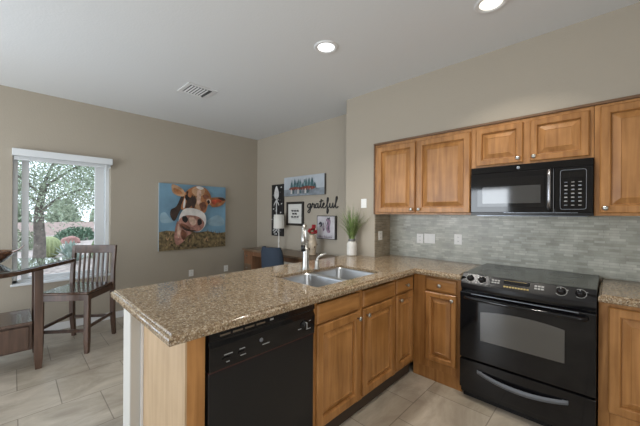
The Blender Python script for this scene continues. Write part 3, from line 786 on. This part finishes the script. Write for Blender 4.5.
for i in range(70):
    u = random.uniform(0.01, 0.97); v = random.uniform(0.02, 0.26); hh = random.uniform(0.03, 0.09)
    blades.append(([(u, v), (u+0.012, v), (min(0.99, u+random.uniform(-0.01, 0.03)), v+hh)], random.choice((PTN, PDK, paint('paint_olive', (0.17, 0.15, 0.05), 0.4)) if i < 1 else (PTN, PDK, PGR, PGR))))
hl = lambda pts: smooth_poly(pts)
picture(t, 'cow_picture', [(FULL, PSKY), (c['cloud1'], PCL), (c['cloud2'], PCL), (c['grass'], PGR)] + blades + [
    (c['neck'], PDK), (c['chest'], PPK), (hl([(0.25, 0.40), (0.235, 0.28), (0.25, 0.18), (0.275, 0.24), (0.28, 0.33)]), PTL), (hl([(0.30, 0.31), (0.29, 0.20), (0.33, 0.15), (0.37, 0.24)]), PDB), (c['earL'], PTN), (c['earLin'], PBR), (c['earR'], PBR), (c['earRin'], PRD),
    (hl([(0.85, 0.815), (0.93, 0.82), (0.98, 0.785), (0.93, 0.77)]), PDK), (hl([(0.8, 0.68), (0.86, 0.69), (0.93, 0.715), (0.84, 0.74)]), PBR),
    (c['head'], PBR), (hl([(0.44, 0.93), (0.53, 0.98), (0.63, 0.95), (0.62, 0.86), (0.53, 0.82), (0.46, 0.86)]), PTN), (hl([(0.5, 0.97), (0.56, 0.985), (0.62, 0.96), (0.57, 0.93)]), PWH),
    (hl([(0.49, 0.8), (0.56, 0.78), (0.6, 0.7), (0.58, 0.62), (0.5, 0.63)]), PTN), (hl([(0.47, 0.83), (0.51, 0.76), (0.47, 0.64), (0.43, 0.7)]), PDK),
    (c['dark'], PDK), (c['eyeL'], PBK), (hl([(0.66, 0.77), (0.71, 0.795), (0.735, 0.74), (0.70, 0.70)]), PTL), (hl([(0.672, 0.752), (0.70, 0.775), (0.72, 0.735), (0.69, 0.708)]), PBK),
    (hl([(0.34, 0.79), (0.318, 0.73), (0.31, 0.66), (0.325, 0.63), (0.345, 0.70)]), PWH),
    (hl([(0.40, 0.90), (0.44, 0.86), (0.42, 0.80), (0.38, 0.83)]), PBR), (hl([(0.60, 0.84), (0.66, 0.86), (0.70, 0.82), (0.64, 0.79)]), PDB), (hl([(0.55, 0.70), (0.63, 0.74), (0.655, 0.66), (0.60, 0.59)]), PDB), (hl([(0.52, 0.92), (0.58, 0.90), (0.56, 0.74), (0.52, 0.70)]), PTL),
    (c['muzzle'], PWH), (c['nose'], PPK), (hl([(0.39, 0.48), (0.46, 0.49), (0.51, 0.43), (0.48, 0.37), (0.42, 0.39)]), PTL), (hl([(0.28, 0.40), (0.34, 0.39), (0.42, 0.33), (0.38, 0.30), (0.28, 0.345)]), PDB), (c['nostrilL'], PBK), (c['nostrilR'], PBK), (c['mouth'], PDK)], w, h, -0.036)

# far wall: arrow panel, tree canvas, framed print, lettering, rooster canvas
t = thing('arrow_panel', 'tall narrow black panel with a white arrow design at the left of the far wall', 'wall art', (-3.990, YB-0.001, 1.432))
w, h = 0.315, 0.86
MB().box(-w/2, w/2, -0.022, 0, -h/2, h/2).build('board', INK, t, 0.002)
P2 = paint('arrow_white', (0.58, 0.58, 0.57), 0.15); P3 = paint('arrow_grey', (0.13, 0.13, 0.13), 0.5, 20)
L = []
for i in range(46):
    u = random.uniform(0.03, 0.85); v = random.uniform(0.02, 0.95)
    L.append(([(u, v), (u+0.10, v+0.006), (u+0.11, v+0.028), (u+0.01, v+0.022)], P3 if i % 3 else P2))
L += [([(0.46, 0.10), (0.54, 0.10), (0.54, 0.80), (0.46, 0.80)], P2), (smooth_poly([(0.5, 0.97), (0.34, 0.88), (0.30, 0.78), (0.42, 0.72), (0.58, 0.72), (0.70, 0.78), (0.66, 0.88)]), P2),
      ([(0.28, 0.62), (0.46, 0.70), (0.46, 0.66), (0.28, 0.58)], P2), ([(0.72, 0.62), (0.54, 0.70), (0.54, 0.66), (0.72, 0.58)], P2)]
for k in range(4):
    v = 0.08+0.05*k
    L += [([(0.28, v-0.04), (0.46, v+0.02), (0.46, v+0.045), (0.28, v-0.015)], P2), ([(0.72, v-0.04), (0.54, v+0.02), (0.54, v+0.045), (0.72, v-0.015)], P2)]
picture(t, 'arrow_design', L, w, h, -0.022)

t = thing('tree_canvas', 'wide canvas of dark pine trees over red ground high on the far wall', 'wall art', (-3.345, YB-0.001, 1.803))
w, h = 0.90, 0.300
MB().box(-w/2, w/2, -0.038, 0, -h/2, h/2).build('canvas', mat('canvas_side', (0.10, 0.095, 0.09), 0.7), t, 0.002)
PSK = paint('pale_winter_sky', (0.42, 0.46, 0.50), 0.12, 6); PTE = paint('teal_tree', (0.05, 0.11, 0.12), 0.5, 30); PT2 = paint('pale_teal_tree', (0.16, 0.25, 0.27), 0.4, 30)
PRG = paint('red_brush', (0.17, 0.045, 0.03), 0.6, 30); PWA = paint('grey_water', (0.22, 0.25, 0.28), 0.3, 12)
L = [(FULL, PSK), ([(0.001, 0.001), (0.999, 0.001), (0.999, 0.34), (0.6, 0.33), (0.3, 0.38), (0.001, 0.34)], PWA)]
for i in range(26):
    u = 0.18+0.62*i/25+random.uniform(-0.015, 0.015); hh = random.uniform(0.30, 0.62)*(1 if 0.20 < u < 0.77 else 0.65)
    P = PTE if i % 3 else PT2; b0 = 0.34
    L.append(([(u-0.034, b0), (u+0.034, b0), (u+0.018, b0+hh*0.45), (u+0.022, b0+hh*0.45), (u, min(0.97, b0+hh)), (u-0.022, b0+hh*0.45), (u-0.018, b0+hh*0.45)], P))
L.append((smooth_poly([(0.16, 0.40), (0.3, 0.46), (0.45, 0.42), (0.6, 0.47), (0.80, 0.40), (0.76, 0.30), (0.6, 0.27), (0.4, 0.30), (0.2, 0.30)]), PRG))
for i in range(9):
    u = 0.2+0.06*i; L.append(([(u, 0.10), (u+0.03, 0.12), (u+0.025, 0.34), (u+0.005, 0.34)], (PWH, PTE, PWA)[i % 3]))
picture(t, 'tree_picture', L, w, h, -0.038)

t = thing('framed_print', 'small black framed white print with scribbled marks on the far wall', 'picture frame', (-3.553, YB-0.001, 1.375))
w, h = 0.400, 0.375
m = MB(); q = 0.036
m.box(-w/2, w/2, -0.025, 0, -h/2, -h/2+q).box(-w/2, w/2, -0.025, 0, h/2-q, h/2).box(-w/2, -w/2+q, -0.025, 0, -h/2+q, h/2-q).box(w/2-q, w/2, -0.025, 0, -h/2+q, h/2-q)
m.build('frame', mat('dark_frame', (0.025, 0.02, 0.016), 0.4), t, 0.002)
MB().box(-w/2+q, w/2-q, -0.012, -0.002, -h/2+q, h/2-q).build('print_sheet', PAPER, t)
m = MB()
for r, (zz, n_) in enumerate(((0.045, 3), (0.0, 2), (-0.05, 3))):
    for i in range(n_):
        x0 = -0.085+0.062*i + (0.02 if n_ == 2 else 0)
        pts = [(x0+0.05*k/8, -0.0135, zz+0.016*math.sin(k*2.1+i+r)) for k in range(9)]
        m.tube(catmull(pts, 3), 0.0042, 5)
m.box(-0.085, 0.085, -0.0135, -0.0122, 0.072, 0.075).box(-0.085, 0.085, -0.0135, -0.0122, -0.082, -0.079)
m.build('script_marks', INK, t)

# word on the wall
letters = [
    [(0.75,.85),(.45,1.0),(.1,.75),(.05,.35),(.3,.05),(.6,.3),(.8,1.0),(.78,.2),(.65,-.7),(.35,-1.0),(.1,-.7),(.5,-.25),(1.0,.15),
     (1.2,.85),(1.25,1.1),(1.4,.85),(1.65,.9),(1.6,.4),(1.7,.05),(1.95,.2)],
    [(2.55,.85),(2.3,1.0),(2.0,.7),(1.95,.3),(2.15,.05),(2.45,.35),(2.6,.95),(2.55,.3),(2.7,.05),(2.95,.3),
     (3.2,1.2),(3.3,1.9),(3.2,.6),(3.3,.1),(3.5,.2),(3.85,.6),(4.0,.95),(3.8,1.05),(3.65,.6),(3.75,.1),(4.05,.05),(4.35,.3),
     (4.75,1.2),(4.9,1.95),(4.7,2.1),(4.62,1.2),(4.65,0),(4.6,-.9),(4.75,-1.1),(4.9,-.5),(4.75,.1),(5.05,.2),
     (5.25,1.0),(5.25,.3),(5.45,.05),(5.7,.3),(5.9,1.0),(5.87,.3),(6.0,.05),(6.2,.3),
     (6.6,1.3),(6.78,2.1),(6.58,2.2),(6.47,1.0),(6.5,.2),(6.7,.0),(7.0,.3)],
    [(2.95, 1.38), (3.3, 1.48), (3.75, 1.55)]]
m = MB()
S = 0.087
for st in letters:
    m.tube(catmull([(x*S, 0.0, z*S*0.78) for x, z in st], 5), 0.0082, 6)
o = m.build('word_sign', INK, None)
o.location = (-3.275, YB-0.0075, 1.458)
tag(o, 'black cursive word grateful mounted on the far wall', 'sign')

t = thing('rooster_canvas', 'small square canvas with a sketched rooster below the cursive word', 'wall art', (-2.862, YB-0.001, 1.185))
w, h = 0.350, 0.330
MB().box(-w/2, w/2, -0.040, 0, -h/2, h/2).build('canvas', mat('canvas_dark_side', (0.035, 0.03, 0.03), 0.6), t, 0.002)
PLV = paint('pale_lilac_ground', (0.50, 0.48, 0.50), 0.15, 8); PVI = paint('violet_wash', (0.25, 0.16, 0.22), 0.5, 25); PIN = paint('ink_line', (0.05, 0.05, 0.065), 0.5, 25)
L = [([(0.03, 0.03), (0.97, 0.03), (0.97, 0.97), (0.03, 0.97)], PLV),
     (smooth_poly([(0.60, 0.90), (0.50, 0.82), (0.58, 0.70), (0.52, 0.45), (0.60, 0.28), (0.74, 0.30), (0.72, 0.5), (0.76, 0.75), (0.70, 0.88)]), PVI),
     (smooth_poly([(0.57, 0.93), (0.63, 0.90), (0.70, 0.94), (0.72, 0.86), (0.60, 0.84)]), PIN),
     (smooth_poly([(0.60, 0.72), (0.68, 0.55), (0.66, 0.35), (0.62, 0.5)]), PIN)]
for k in range(5):
    a = 0.5+0.32*k
    for sgn in (1,):
        cx, cy = 0.36, 0.32
        p = [(cx+math.cos(a+q*0.10*0.3)*q*0.10, cy+math.sin(a+0.15*q)*q*0.105) for q in range(0, 5)]
        L.append(([(x, y) for x, y in p]+[(x+0.03, y+0.018) for x, y in p[::-1]], PIN if k % 2 else PVI))
for i in range(16):
    u = 0.08+0.05*i; L.append(([(u, 0.06), (u+0.03, 0.06), (u+0.022, 0.14+0.1*random.random())], PIN if i % 2 else PVI))
L.append((smooth_poly([(0.12, 0.62), (0.22, 0.74), (0.34, 0.66), (0.30, 0.56), (0.18, 0.50), (0.26, 0.62)]), PIN))
picture(t, 'rooster_picture', L, w, h, -0.040)

# ------------------------------------------------------------------ potted grass on the counter
t = thing('potted_grass', 'white ribbed vase of tall green grass on the counter end', 'plant', (-2.055, 2.630, CT))
prof = [(0.044, 0.0), (0.052, 0.006)]
for k in range(9): prof += [(0.0545, 0.014+0.013*k), (0.0525, 0.0205+0.013*k)]
prof += [(0.050, 0.140), (0.040, 0.155), (0.036, 0.160)]
MB().lathe(prof, seg=28).build('vase', CERAM, t)
MB().lathe([(0.037, 0.158), (0.039, 0.162), (0.039, 0.180), (0.037, 0.186), (0.030, 0.186)], seg=24).build('neck_band', ZINC, t)
m = MB()
for i in range(170):
    a = random.uniform(0, 2*PI); r0 = random.uniform(0, 0.028); L_ = random.uniform(0.20, 0.44); lean = random.uniform(0.02, 0.36)*(L_/0.34)
    wd = random.uniform(0.0035, 0.0065)
    p0 = Vector((r0*math.cos(a), r0*math.sin(a), 0.17)); d = Vector((math.cos(a), math.sin(a), 0)); s_ = Vector((-math.sin(a), math.cos(a), 0))
    prev = None
    lf = []
    for k in range(6):
        f = k/5; p = p0 + d*(lean*f**1.7) + Vector((0, 0, L_*f*(1-0.12*f*lean/0.17)))
        p.y = min(p.y, 0.085); p.x = min(p.x, 0.20)
        wv = wd*(1-f*0.92)
        lf.append((p-s_*wv, p+s_*wv))
    for k in range(5):
        m.face([lf[k][0], lf[k][1], lf[k+1][1], lf[k+1][0]])
m.build('foliage', GRASSM, t, recalc=False)

# ------------------------------------------------------------------ desk corner
dx0, dx1, dy0, dy1, dz = -4.33, -2.62, 2.63, 3.09, 0.803
t = thing('writing_desk', 'brown wooden writing desk with drawers against the far wall', 'desk', ((dx0+dx1)/2, (dy0+dy1)/2, 0))
hw, hd = (dx1-dx0)/2, (dy1-dy0)/2
MB().box(-hw, hw, -hd, hd, dz-0.03, dz).build('desk_top', DESKW, t, 0.004)
MB().box(-hw+0.02, -hw+0.26, -hd+0.025, hd-0.01, 0.12, dz-0.031).build('drawer_pedestal', DESKR, t, 0.003)
for k in range(3):
    z = dz-0.175-0.19*k
    d = MB().box(-hw+0.045, -hw+0.235, -hd+0.012, -hd+0.026, z, z+0.125).build('drawer', DESKW if k else DESKR, t, 0.003)
    MB(Matrix.Translation((-hw+0.14, -hd+0.012, z+0.065)) @ Matrix.Rotation(PI/2, 4, 'X')).lathe([(0.006, 0), (0.006, 0.01), (0.012, 0.014), (0.010, 0.022), (0.003, 0.024)], seg=12).build('knob', ZINC, d)
for x, y in ((-hw+0.04, -hd+0.04), (-hw+0.04, hd-0.04), (hw-0.04, -hd+0.04), (hw-0.04, hd-0.04)):
    MB().box(x-0.022, x+0.022, y-0.022, y+0.022, 0, dz-0.031 if x > 0 else 0.119).build('leg', DESKW, t, 0.003)
MB().box(-hw+0.262, hw-0.03, -hd+0.03, -hd+0.05, dz-0.10, dz-0.031).build('apron', DESKR, t, 0.002)

t = thing('desk_chair', 'navy blue upholstered chair with a rounded back at the desk', 'chair', (-3.12, 2.35, 0), 0.12)
t.scale = (0.86, 0.9, 1.03)
rings = []
for i in range(9):
    f = i/8
    z = 0.50+0.42*f
    wd = 0.235*(1-0.10*f) if f < 0.85 else 0.235*0.9*(1-1.2*(f-0.85)**1.0)
    rr = []
    for k in range(14):
        a = PI*(k/13); 
        rr.append((-wd*math.cos(a), 0.02-0.10*math.sin(a)*(1) - 0.05*f, z))
    inner = [(x*0.90, y+0.035, zz) for x, y, zz in rr[::-1]]
    rings.append(rr+inner)
MB().loft(rings, 0, True, True, True).build('backrest', FABRIC, t, 0.006)
MB().prism(rrect(-0.23, 0.23, -0.05, 0.40, 0.08), 'z', 0.42, 0.50).build('seat', FABRIC, t, 0.02)
for sx in (-1, 1):
    for y0, y1 in ((0.0, -0.05), (0.34, 0.38)):
        MB().tube([(sx*0.17, y0, 0.425), (sx*0.21, y1, 0.0)], [0.016, 0.011], 8).build('leg', BLACKM, t)

t = thing('table_lamp', 'small desk lamp with a white drum shade in front of the arrow panel', 'lamp', (-3.770, 2.95, dz))
t.scale = (0.92, 0.92, 1.04)
MB().lathe([(0.055, 0), (0.055, 0.010), (0.02, 0.018), (0.010, 0.03), (0.010, 0.10), (0.016, 0.13), (0.010, 0.16), (0.008, 0.33)], seg=20).build('base', CERAM, t)
MB().lathe([(0.093, 0.325), (0.087, 0.535), (0.0855, 0.535), (0.0915, 0.325)], seg=32, cap0=False, cap1=False).build('lamp_shade', SHADE, t)
MB().lathe([(0.010, 0.33), (0.025, 0.36), (0.030, 0.40), (0.004, 0.43)], seg=14).build('bulb', CERAM, t)

t = thing('flower_vase', 'tall cream patterned vase of red flowers behind the faucet', 'vase', (-2.975, 2.92, dz))
t.scale = (0.95, 0.95, 0.77)
MB().lathe([(0.052, 0), (0.055, 0.01), (0.050, 0.06), (0.062, 0.15), (0.066, 0.22), (0.055, 0.28), (0.042, 0.33), (0.050, 0.36), (0.042, 0.362)], seg=22).build('vase', CREAM, t)
m = MB()
for k in range(5):
    a = k*1.3; m.lathe([(0.008, 0.0), (0.011, 0.012), (0.006, 0.03)], 0, 0, 8, 0, Matrix.Rotation(a, 4, 'Z') @ Matrix.Translation((0, -0.061, 0.10+0.035*k)) @ Matrix.Rotation(0.4, 4, 'X'))
m.build('vase_pattern', mat('brown_glaze', (0.10, 0.05, 0.03), 0.4), t)
m = MB()
for k in range(10):
    a = 2*PI*k/7+0.3; rr = 0.045 if k < 7 else 0.02; hz = 0.385+0.03*(k % 3)+(0.07 if k >= 7 else 0)
    m.tube([(0, 0, 0.33), (rr*0.4*math.cos(a), rr*0.4*math.sin(a), 0.36), (rr*math.cos(a), rr*math.sin(a), hz)], 0.003, 5, 1)
    for j in range(6):
        b = 2*PI*j/6
        M = Matrix.Translation((rr*math.cos(a), rr*math.sin(a), hz)) @ Matrix.Rotation(b, 4, 'Z') @ Matrix.Rotation(0.7, 4, 'Y')
        m.lathe([(0.004, 0), (0.018, 0.012), (0.018, 0.026), (0.004, 0.040)], 0, 0, 7, 0, M)
m.build('flowers', [RED, GRASSM], t)

# ------------------------------------------------------------------ dining table, bowl, chair
TA = math.radians(-37)
t = thing('dining_table', 'dark wood counter-height dining table with glass top and drawer base', 'table', (-3.83, -0.245, 0))
def table_outline(ins):
    """square top with one tight and three broad corners, set diagonally on its base"""
    a, b = Vector((math.cos(TA), math.sin(TA))), Vector((math.sin(TA), -math.cos(TA)))   # along the two edges from the corner by the chair
    P = Vector((-0.130, 0.725)); L = 0.95; out = []
    for (cx, cy), r, st in (((0, 0), 0.05, PI), ((L, 0), 0.24, 1.5*PI), ((L, L), 0.24, 0), ((0, L), 0.24, 0.5*PI)):
        sx, sy = (1 if cx == 0 else -1), (1 if cy == 0 else -1)
        c0 = (cx+sx*r, cy+sy*r)
        for i in range(9):
            an = st+PI/2*i/8
            u, v = c0[0]+(r-ins)*math.cos(an), c0[1]+(r-ins)*math.sin(an)
            q = P + a*u + b*v; out.append((q.x, q.y))
    return out
MB().prism(table_outline(0), 'z', 0.866, 0.902).build('table_top', ESPH, t, 0.008)
MB().prism(table_outline(0.014), 'z', 0.9022, 0.909).build('glass_top', mat('smoked_glass_top', (0.20, 0.225, 0.21), 0.03, spec=1.0, coat=1.0), t, 0.001)
BX0, BX1, BY0, BY1 = -0.225, 0.228, -0.45, 0.410
for x in (BX0, BX1):
    for y in (BY0, BY1):
        MB().loft([[(x-q, y-q, z), (x+q, y-q, z), (x+q, y+q, z), (x-q, y+q, z)] for z, q in ((0.0, 0.021), (0.09, 0.028), (0.18, 0.029), (0.8655, 0.029))], 0, False).build('leg', ESP, t, 0.003)
MB().box(BX0-0.02, BX1+0.025, BY0, BY1-0.039, 0.405, 0.430).build('shelf', ESPH, t, 0.003)
MB().box(BX0, BX1-0.005, BY0+0.039, BY1-0.04, 0.178, 0.4045).build('drawer_box', ESP, t, 0.003)
d = MB().box(BX1-0.0045, BX1+0.014, BY0+0.06, BY1-0.06, 0.196, 0.388).build('drawer', ESP, t, 0.004)
MB(Matrix.Translation((BX1+0.014, BY1-0.345, 0.29)) @ Matrix.Rotation(PI/2, 4, 'Y')).lathe([(0.006, 0), (0.006, 0.012), (0.015, 0.018), (0.013, 0.028), (0.004, 0.031)], seg=14).build('knob', ZINC, d)

# bowl
t = thing('wooden_bowl', 'glossy dark wooden bowl with pointed leaf-like tip on the dining table', 'bowl', (-3.93, -0.155, 0.9095), math.radians(47))
n = 40
def ringb(r, z, tip, lift):
    out = []
    for i in range(n):
        a = 2*PI*i/n
        k = max(0, math.cos(a))**10
        rr = r*(1+tip*k)
        out.append((rr*math.cos(a), rr*0.9*math.sin(a)*(1-0.25*k), z+lift*k))
    return out
outer = [ringb(0.075, 0, 0, 0), ringb(0.10, 0.010, 0.02, 0), ringb(0.155, 0.055, 0.04, 0.0), ringb(0.195, 0.112, 0.14, 0.012)]
inner = [ringb(0.185, 0.112, 0.14, 0.012), ringb(0.145, 0.06, 0.03, 0.0), ringb(0.09, 0.02, 0, 0), ringb(0.02, 0.012, 0, 0)]
MB().loft(outer+inner, 0, True, True, True).build('bowl_body', WALN, t)
MB().tube(catmull([(0.20, 0, 0.112), (0.245, 0, 0.122), (0.285, 0.0, 0.145), (0.315, 0.0, 0.172)], 4), [0.013-0.0009*i for i in range(13)], 8).build('tip', WALN, t)

# chair: local front toward +X
t = thing('dining_chair', 'dark wood slat-back counter chair standing at the glass-topped table under the window', 'chair', (-3.96, 0.490, 0), math.radians(-38))
hx, hy, sz = 0.222, 0.206, 0.600
m = MB()
m.prism([(-hx-0.015, -hy+0.0), (-hx-0.015, hy-0.0), (hx+0.03, hy+0.02), (hx+0.03, -hy-0.02)], 'z', sz-0.025, sz)
m.build('seat', ESPH, t, 0.010)
m = MB()
for y in (-hy, hy): m.box(-hx+0.02, hx-0.02, y-0.011, y+0.011, sz-0.085, sz-0.026)
m.box(hx-0.011, hx+0.011, -hy+0.02, hy-0.02, sz-0.085, sz-0.026).box(-hx-0.011, -hx+0.011, -hy+0.02, hy-0.02, sz-0.085, sz-0.026)
m.build('seat_frame', ESP, t, 0.002)
def sq(cx, cy, q, z): return [(cx-q, cy-q, z), (cx+q, cy-q, z), (cx+q, cy+q, z), (cx-q, cy+q, z)]
for y in (-hy, hy):
    MB().loft([sq(hx+0.004, y, 0.017, 0), sq(hx+0.004, y, 0.022, 0.12), sq(hx, y, 0.022, sz-0.026)], 0, False).build('leg', ESP, t, 0.003)
    MB().loft([sq(-hx-0.035, y, 0.017, 0), sq(-hx-0.005, y, 0.021, 0.25), sq(-hx, y, 0.021, sz-0.026)], 0, False).build('leg', ESP, t, 0.003)
    MB().loft([sq(-hx-0.002, y, 0.019, sz-0.025), sq(-hx-0.010, y, 0.018, sz+0.15), sq(-hx-0.045, y, 0.017, 1.005)], 0, False).build('back_post', ESP, t, 0.003)
    MB().box(-hx+0.005, hx-0.018, y-0.009, y+0.009, 0.235, 0.265).build('stretcher', ESP, t, 0.002)
MB().box(hx-0.010, hx+0.010, -hy+0.02, hy-0.02, 0.205, 0.235).build('stretcher', ESP, t, 0.002)
MB().box(-hx-0.020, -hx+0.0, -hy+0.02, hy-0.02, 0.205, 0.235).build('stretcher', ESP, t, 0.002)
MB().loft([[(-hx-0.030+0.010*k, y, z) for k, z in ((-1, 0.92), (1, 0.92), (0.2, 1.008), (-1.8, 1.008))] for y in (-hy-0.004, hy+0.004)], 0, False).build('top_rail', ESP, t, 0.004)
for i in range(7):
    y = -hy+0.065+(2*hy-0.13)*i/6
    MB().loft([sq(-hx+0.002, y, 0.008, sz-0.001), sq(-hx-0.012, y, 0.008, sz+0.15), sq(-hx-0.032, y, 0.007, 0.925)], 0, False).build('slat', ESP, t)

# ------------------------------------------------------------------ garden outside the window
GRAV = mat('pink_gravel', (0.42, 0.36, 0.335), 0.9, noise=0.4, nscale=9, bump=0.8, bscale=12)
struct(MB().box(-45, XL-0.25, -25, 30, -0.45, -0.15).build('ground', GRAV))
BARK = mat('bark', (0.15, 0.13, 0.115), 0.9, noise=0.4, nscale=9, bump=1.0, bscale=20)
LEAF = mat('grey_green_leaf', (0.36, 0.43, 0.32), 0.6, noise=0.4, nscale=3)
AGV = mat('agave_blue', (0.33, 0.40, 0.36), 0.6, noise=0.15, nscale=6)
CACT = mat('barrel_cactus_skin', (0.34, 0.38, 0.20), 0.7, noise=0.15, nscale=20)
def leaves(m, n, fn, size):
    for i in range(n):
        p = Vector(fn()); s_ = size*random.uniform(0.6, 1.3)
        a = Vector((random.gauss(0, 1), random.gauss(0, 1), random.gauss(0, 1))).normalized()
        b = a.orthogonal().normalized()
        m.face([p-a*s_, p+b*s_*0.4, p+a*s_, p-b*s_*0.4])
t = thing('desert_tree', 'large grey-green tree just outside the dining window', 'tree', (-11.0, 0.50, -0.15))
m = MB()
m.tube(catmull([(0, 0, -0.05), (0.02, 0.02, 0.7), (-0.05, 0.0, 1.5), (0.0, 0.1, 2.3)], 4), [0.17, 0.15, 0.14, 0.13, 0.125, 0.12, 0.115, 0.11, 0.10, 0.09, 0.08, 0.075, 0.07], 10)
brs = [[(0, 0.0, 1.5), (0.2, 0.5, 2.0), (0.1, 1.2, 2.2), (0.0, 2.0, 1.9)], [(0, 0.1, 2.2), (0.1, 0.9, 2.9), (0, 1.7, 3.0), (0, 2.5, 2.4)], [(0, 0.05, 2.0), (0.2, -0.6, 2.6), (0.1, -1.3, 2.9)],
       [(0, 0.1, 2.3), (0, 0.4, 3.2), (-0.2, 0.8, 3.9)], [(0, 0.05, 1.7), (-0.4, -0.5, 2.2), (-0.5, -1.2, 2.0)]]
for b in brs: m.tube(catmull(b, 4), [0.042-0.032*i/(4*(len(b)-1)) for i in range(4*(len(b)-1)+1)], 7)
m.build('trunk', BARK, t)
m = MB()
cl = []
for b in brs:
    for p in catmull(b, 3)[2:]: cl.append(p)
def crown():
    c_ = random.choice(cl)
    return (c_.x+random.gauss(0, 0.45), c_.y+random.gauss(0, 0.36), c_.z+random.gauss(0.05, 0.36)-abs(random.gauss(0, 0.12)))
leaves(m, 21000, crown, 0.040)
m.build('foliage', LEAF, t, recalc=False)
def crop_bush(name, label, cat, loc, rx, rz, n, mt, size):
    o = MB()
    def f():
        while True:
            v = Vector((random.uniform(-1, 1), random.uniform(-1, 1), random.uniform(0, 1)))
            if 0.5 < v.length < 1: return (v.x*rx, v.y*rx, v.z*rz)
    leaves(o, n, f, size)
    b = o.build(name, mt, None, recalc=False); b.location = loc
    return tag(b, label, cat)
crop_bush('desert_shrub', 'rounded pale green shrub outside the window above the chair back', 'shrub', (-12.6, 2.30, -0.17), 0.52, 0.85, 900, mat('shrub_green', (0.24, 0.33, 0.17), 0.7, noise=0.3), 0.06)
crop_bush('desert_shrub', 'dark sprawling shrub far outside in the middle of the window', 'shrub', (-21.5, 2.6, -0.17), 1.1, 0.75, 900, mat('shrub_dark', (0.14, 0.22, 0.15), 0.7, noise=0.4), 0.11)
crop_bush('desert_shrub', 'pale shrub far outside seen left of the tree trunk', 'shrub', (-17.0, 0.1, -0.17), 0.9, 0.9, 700, mat('shrub_pale', (0.30, 0.35, 0.25), 0.7, noise=0.3), 0.09)
t = thing('barrel_cactus', 'round ribbed golden barrel cactus on the gravel beside the tree trunk', 'cactus', (-13.6, 0.88, -0.17))
rings = []
for k in range(11):
    f = k/10; z = 0.72*f; r = 0.30*math.sqrt(max(0.02, 1-(2*f-1)**2*0.92))
    rings.append([(r*(1+0.08*math.cos(18*2*PI*i/108))*math.cos(2*PI*i/108), r*(1+0.08*math.cos(18*2*PI*i/108))*math.sin(2*PI*i/108), z) for i in range(108)])
MB().loft(rings).build('cactus_body', CACT, t)
def agave(loc, label, r, n):
    m = MB()
    for i in range(n):
        a = i*2.39996; el = 0.25+1.15*i/n; L_ = r*(0.8+0.3*random.random())
        d = Vector((math.cos(a)*math.cos(el), math.sin(a)*math.cos(el), math.sin(el))); s_ = Vector((-math.sin(a), math.cos(a), 0)); u = d.cross(s_)
        ring = []
        for f, wv in ((0, 0.05), (0.35, 0.075), (0.75, 0.05), (1.0, 0.004)):
            p = d*L_*f + Vector((0, 0, 0.05))
            ring.append([p-s_*wv, p-u*wv*0.3, p+s_*wv, p+u*wv*0.12])
        m.loft(ring, 0, False)
    o = m.build('agave', AGV); o.location = loc
    return tag(o, label, 'agave')
agave((-13.0, 1.35, -0.17), 'grey-blue agave right of the barrel cactus', 0.55, 34)
agave((-11.6, 1.30, -0.17), 'small grey-blue agave nearest the window on the gravel', 0.40, 26)
tag(MB().prism([(-0.38, -0.02), (0.40, -0.02), (0.34, 0.25), (0.1, 0.36), (-0.30, 0.24)], 'x', -0.3, 0.3).build('boulder', mat('red_rock', (0.36, 0.20, 0.18), 0.9, noise=0.3), None, 0.08, loc=(-19.2, 2.0, -0.15)), 'reddish boulder far outside behind the agaves', 'rock')
struct(MB().box(-27.0, -26.7, -12, 20, -0.15, 0.70).build('wall_garden', mat('pink_stucco', (0.50, 0.40, 0.37), 0.9, noise=0.1), None))
for i in range(6):
    y = -2.6+2.62*i
    crop_bush('background_tree', 'soft grey-green tree canopy in the row beyond the pink garden wall', 'tree', (-29.5+random.uniform(-0.5, 0.5), y, -0.15), 1.12, random.uniform(2.0, 2.9), 900, LEAF, 0.22)['group'] = 'trees beyond the garden wall'
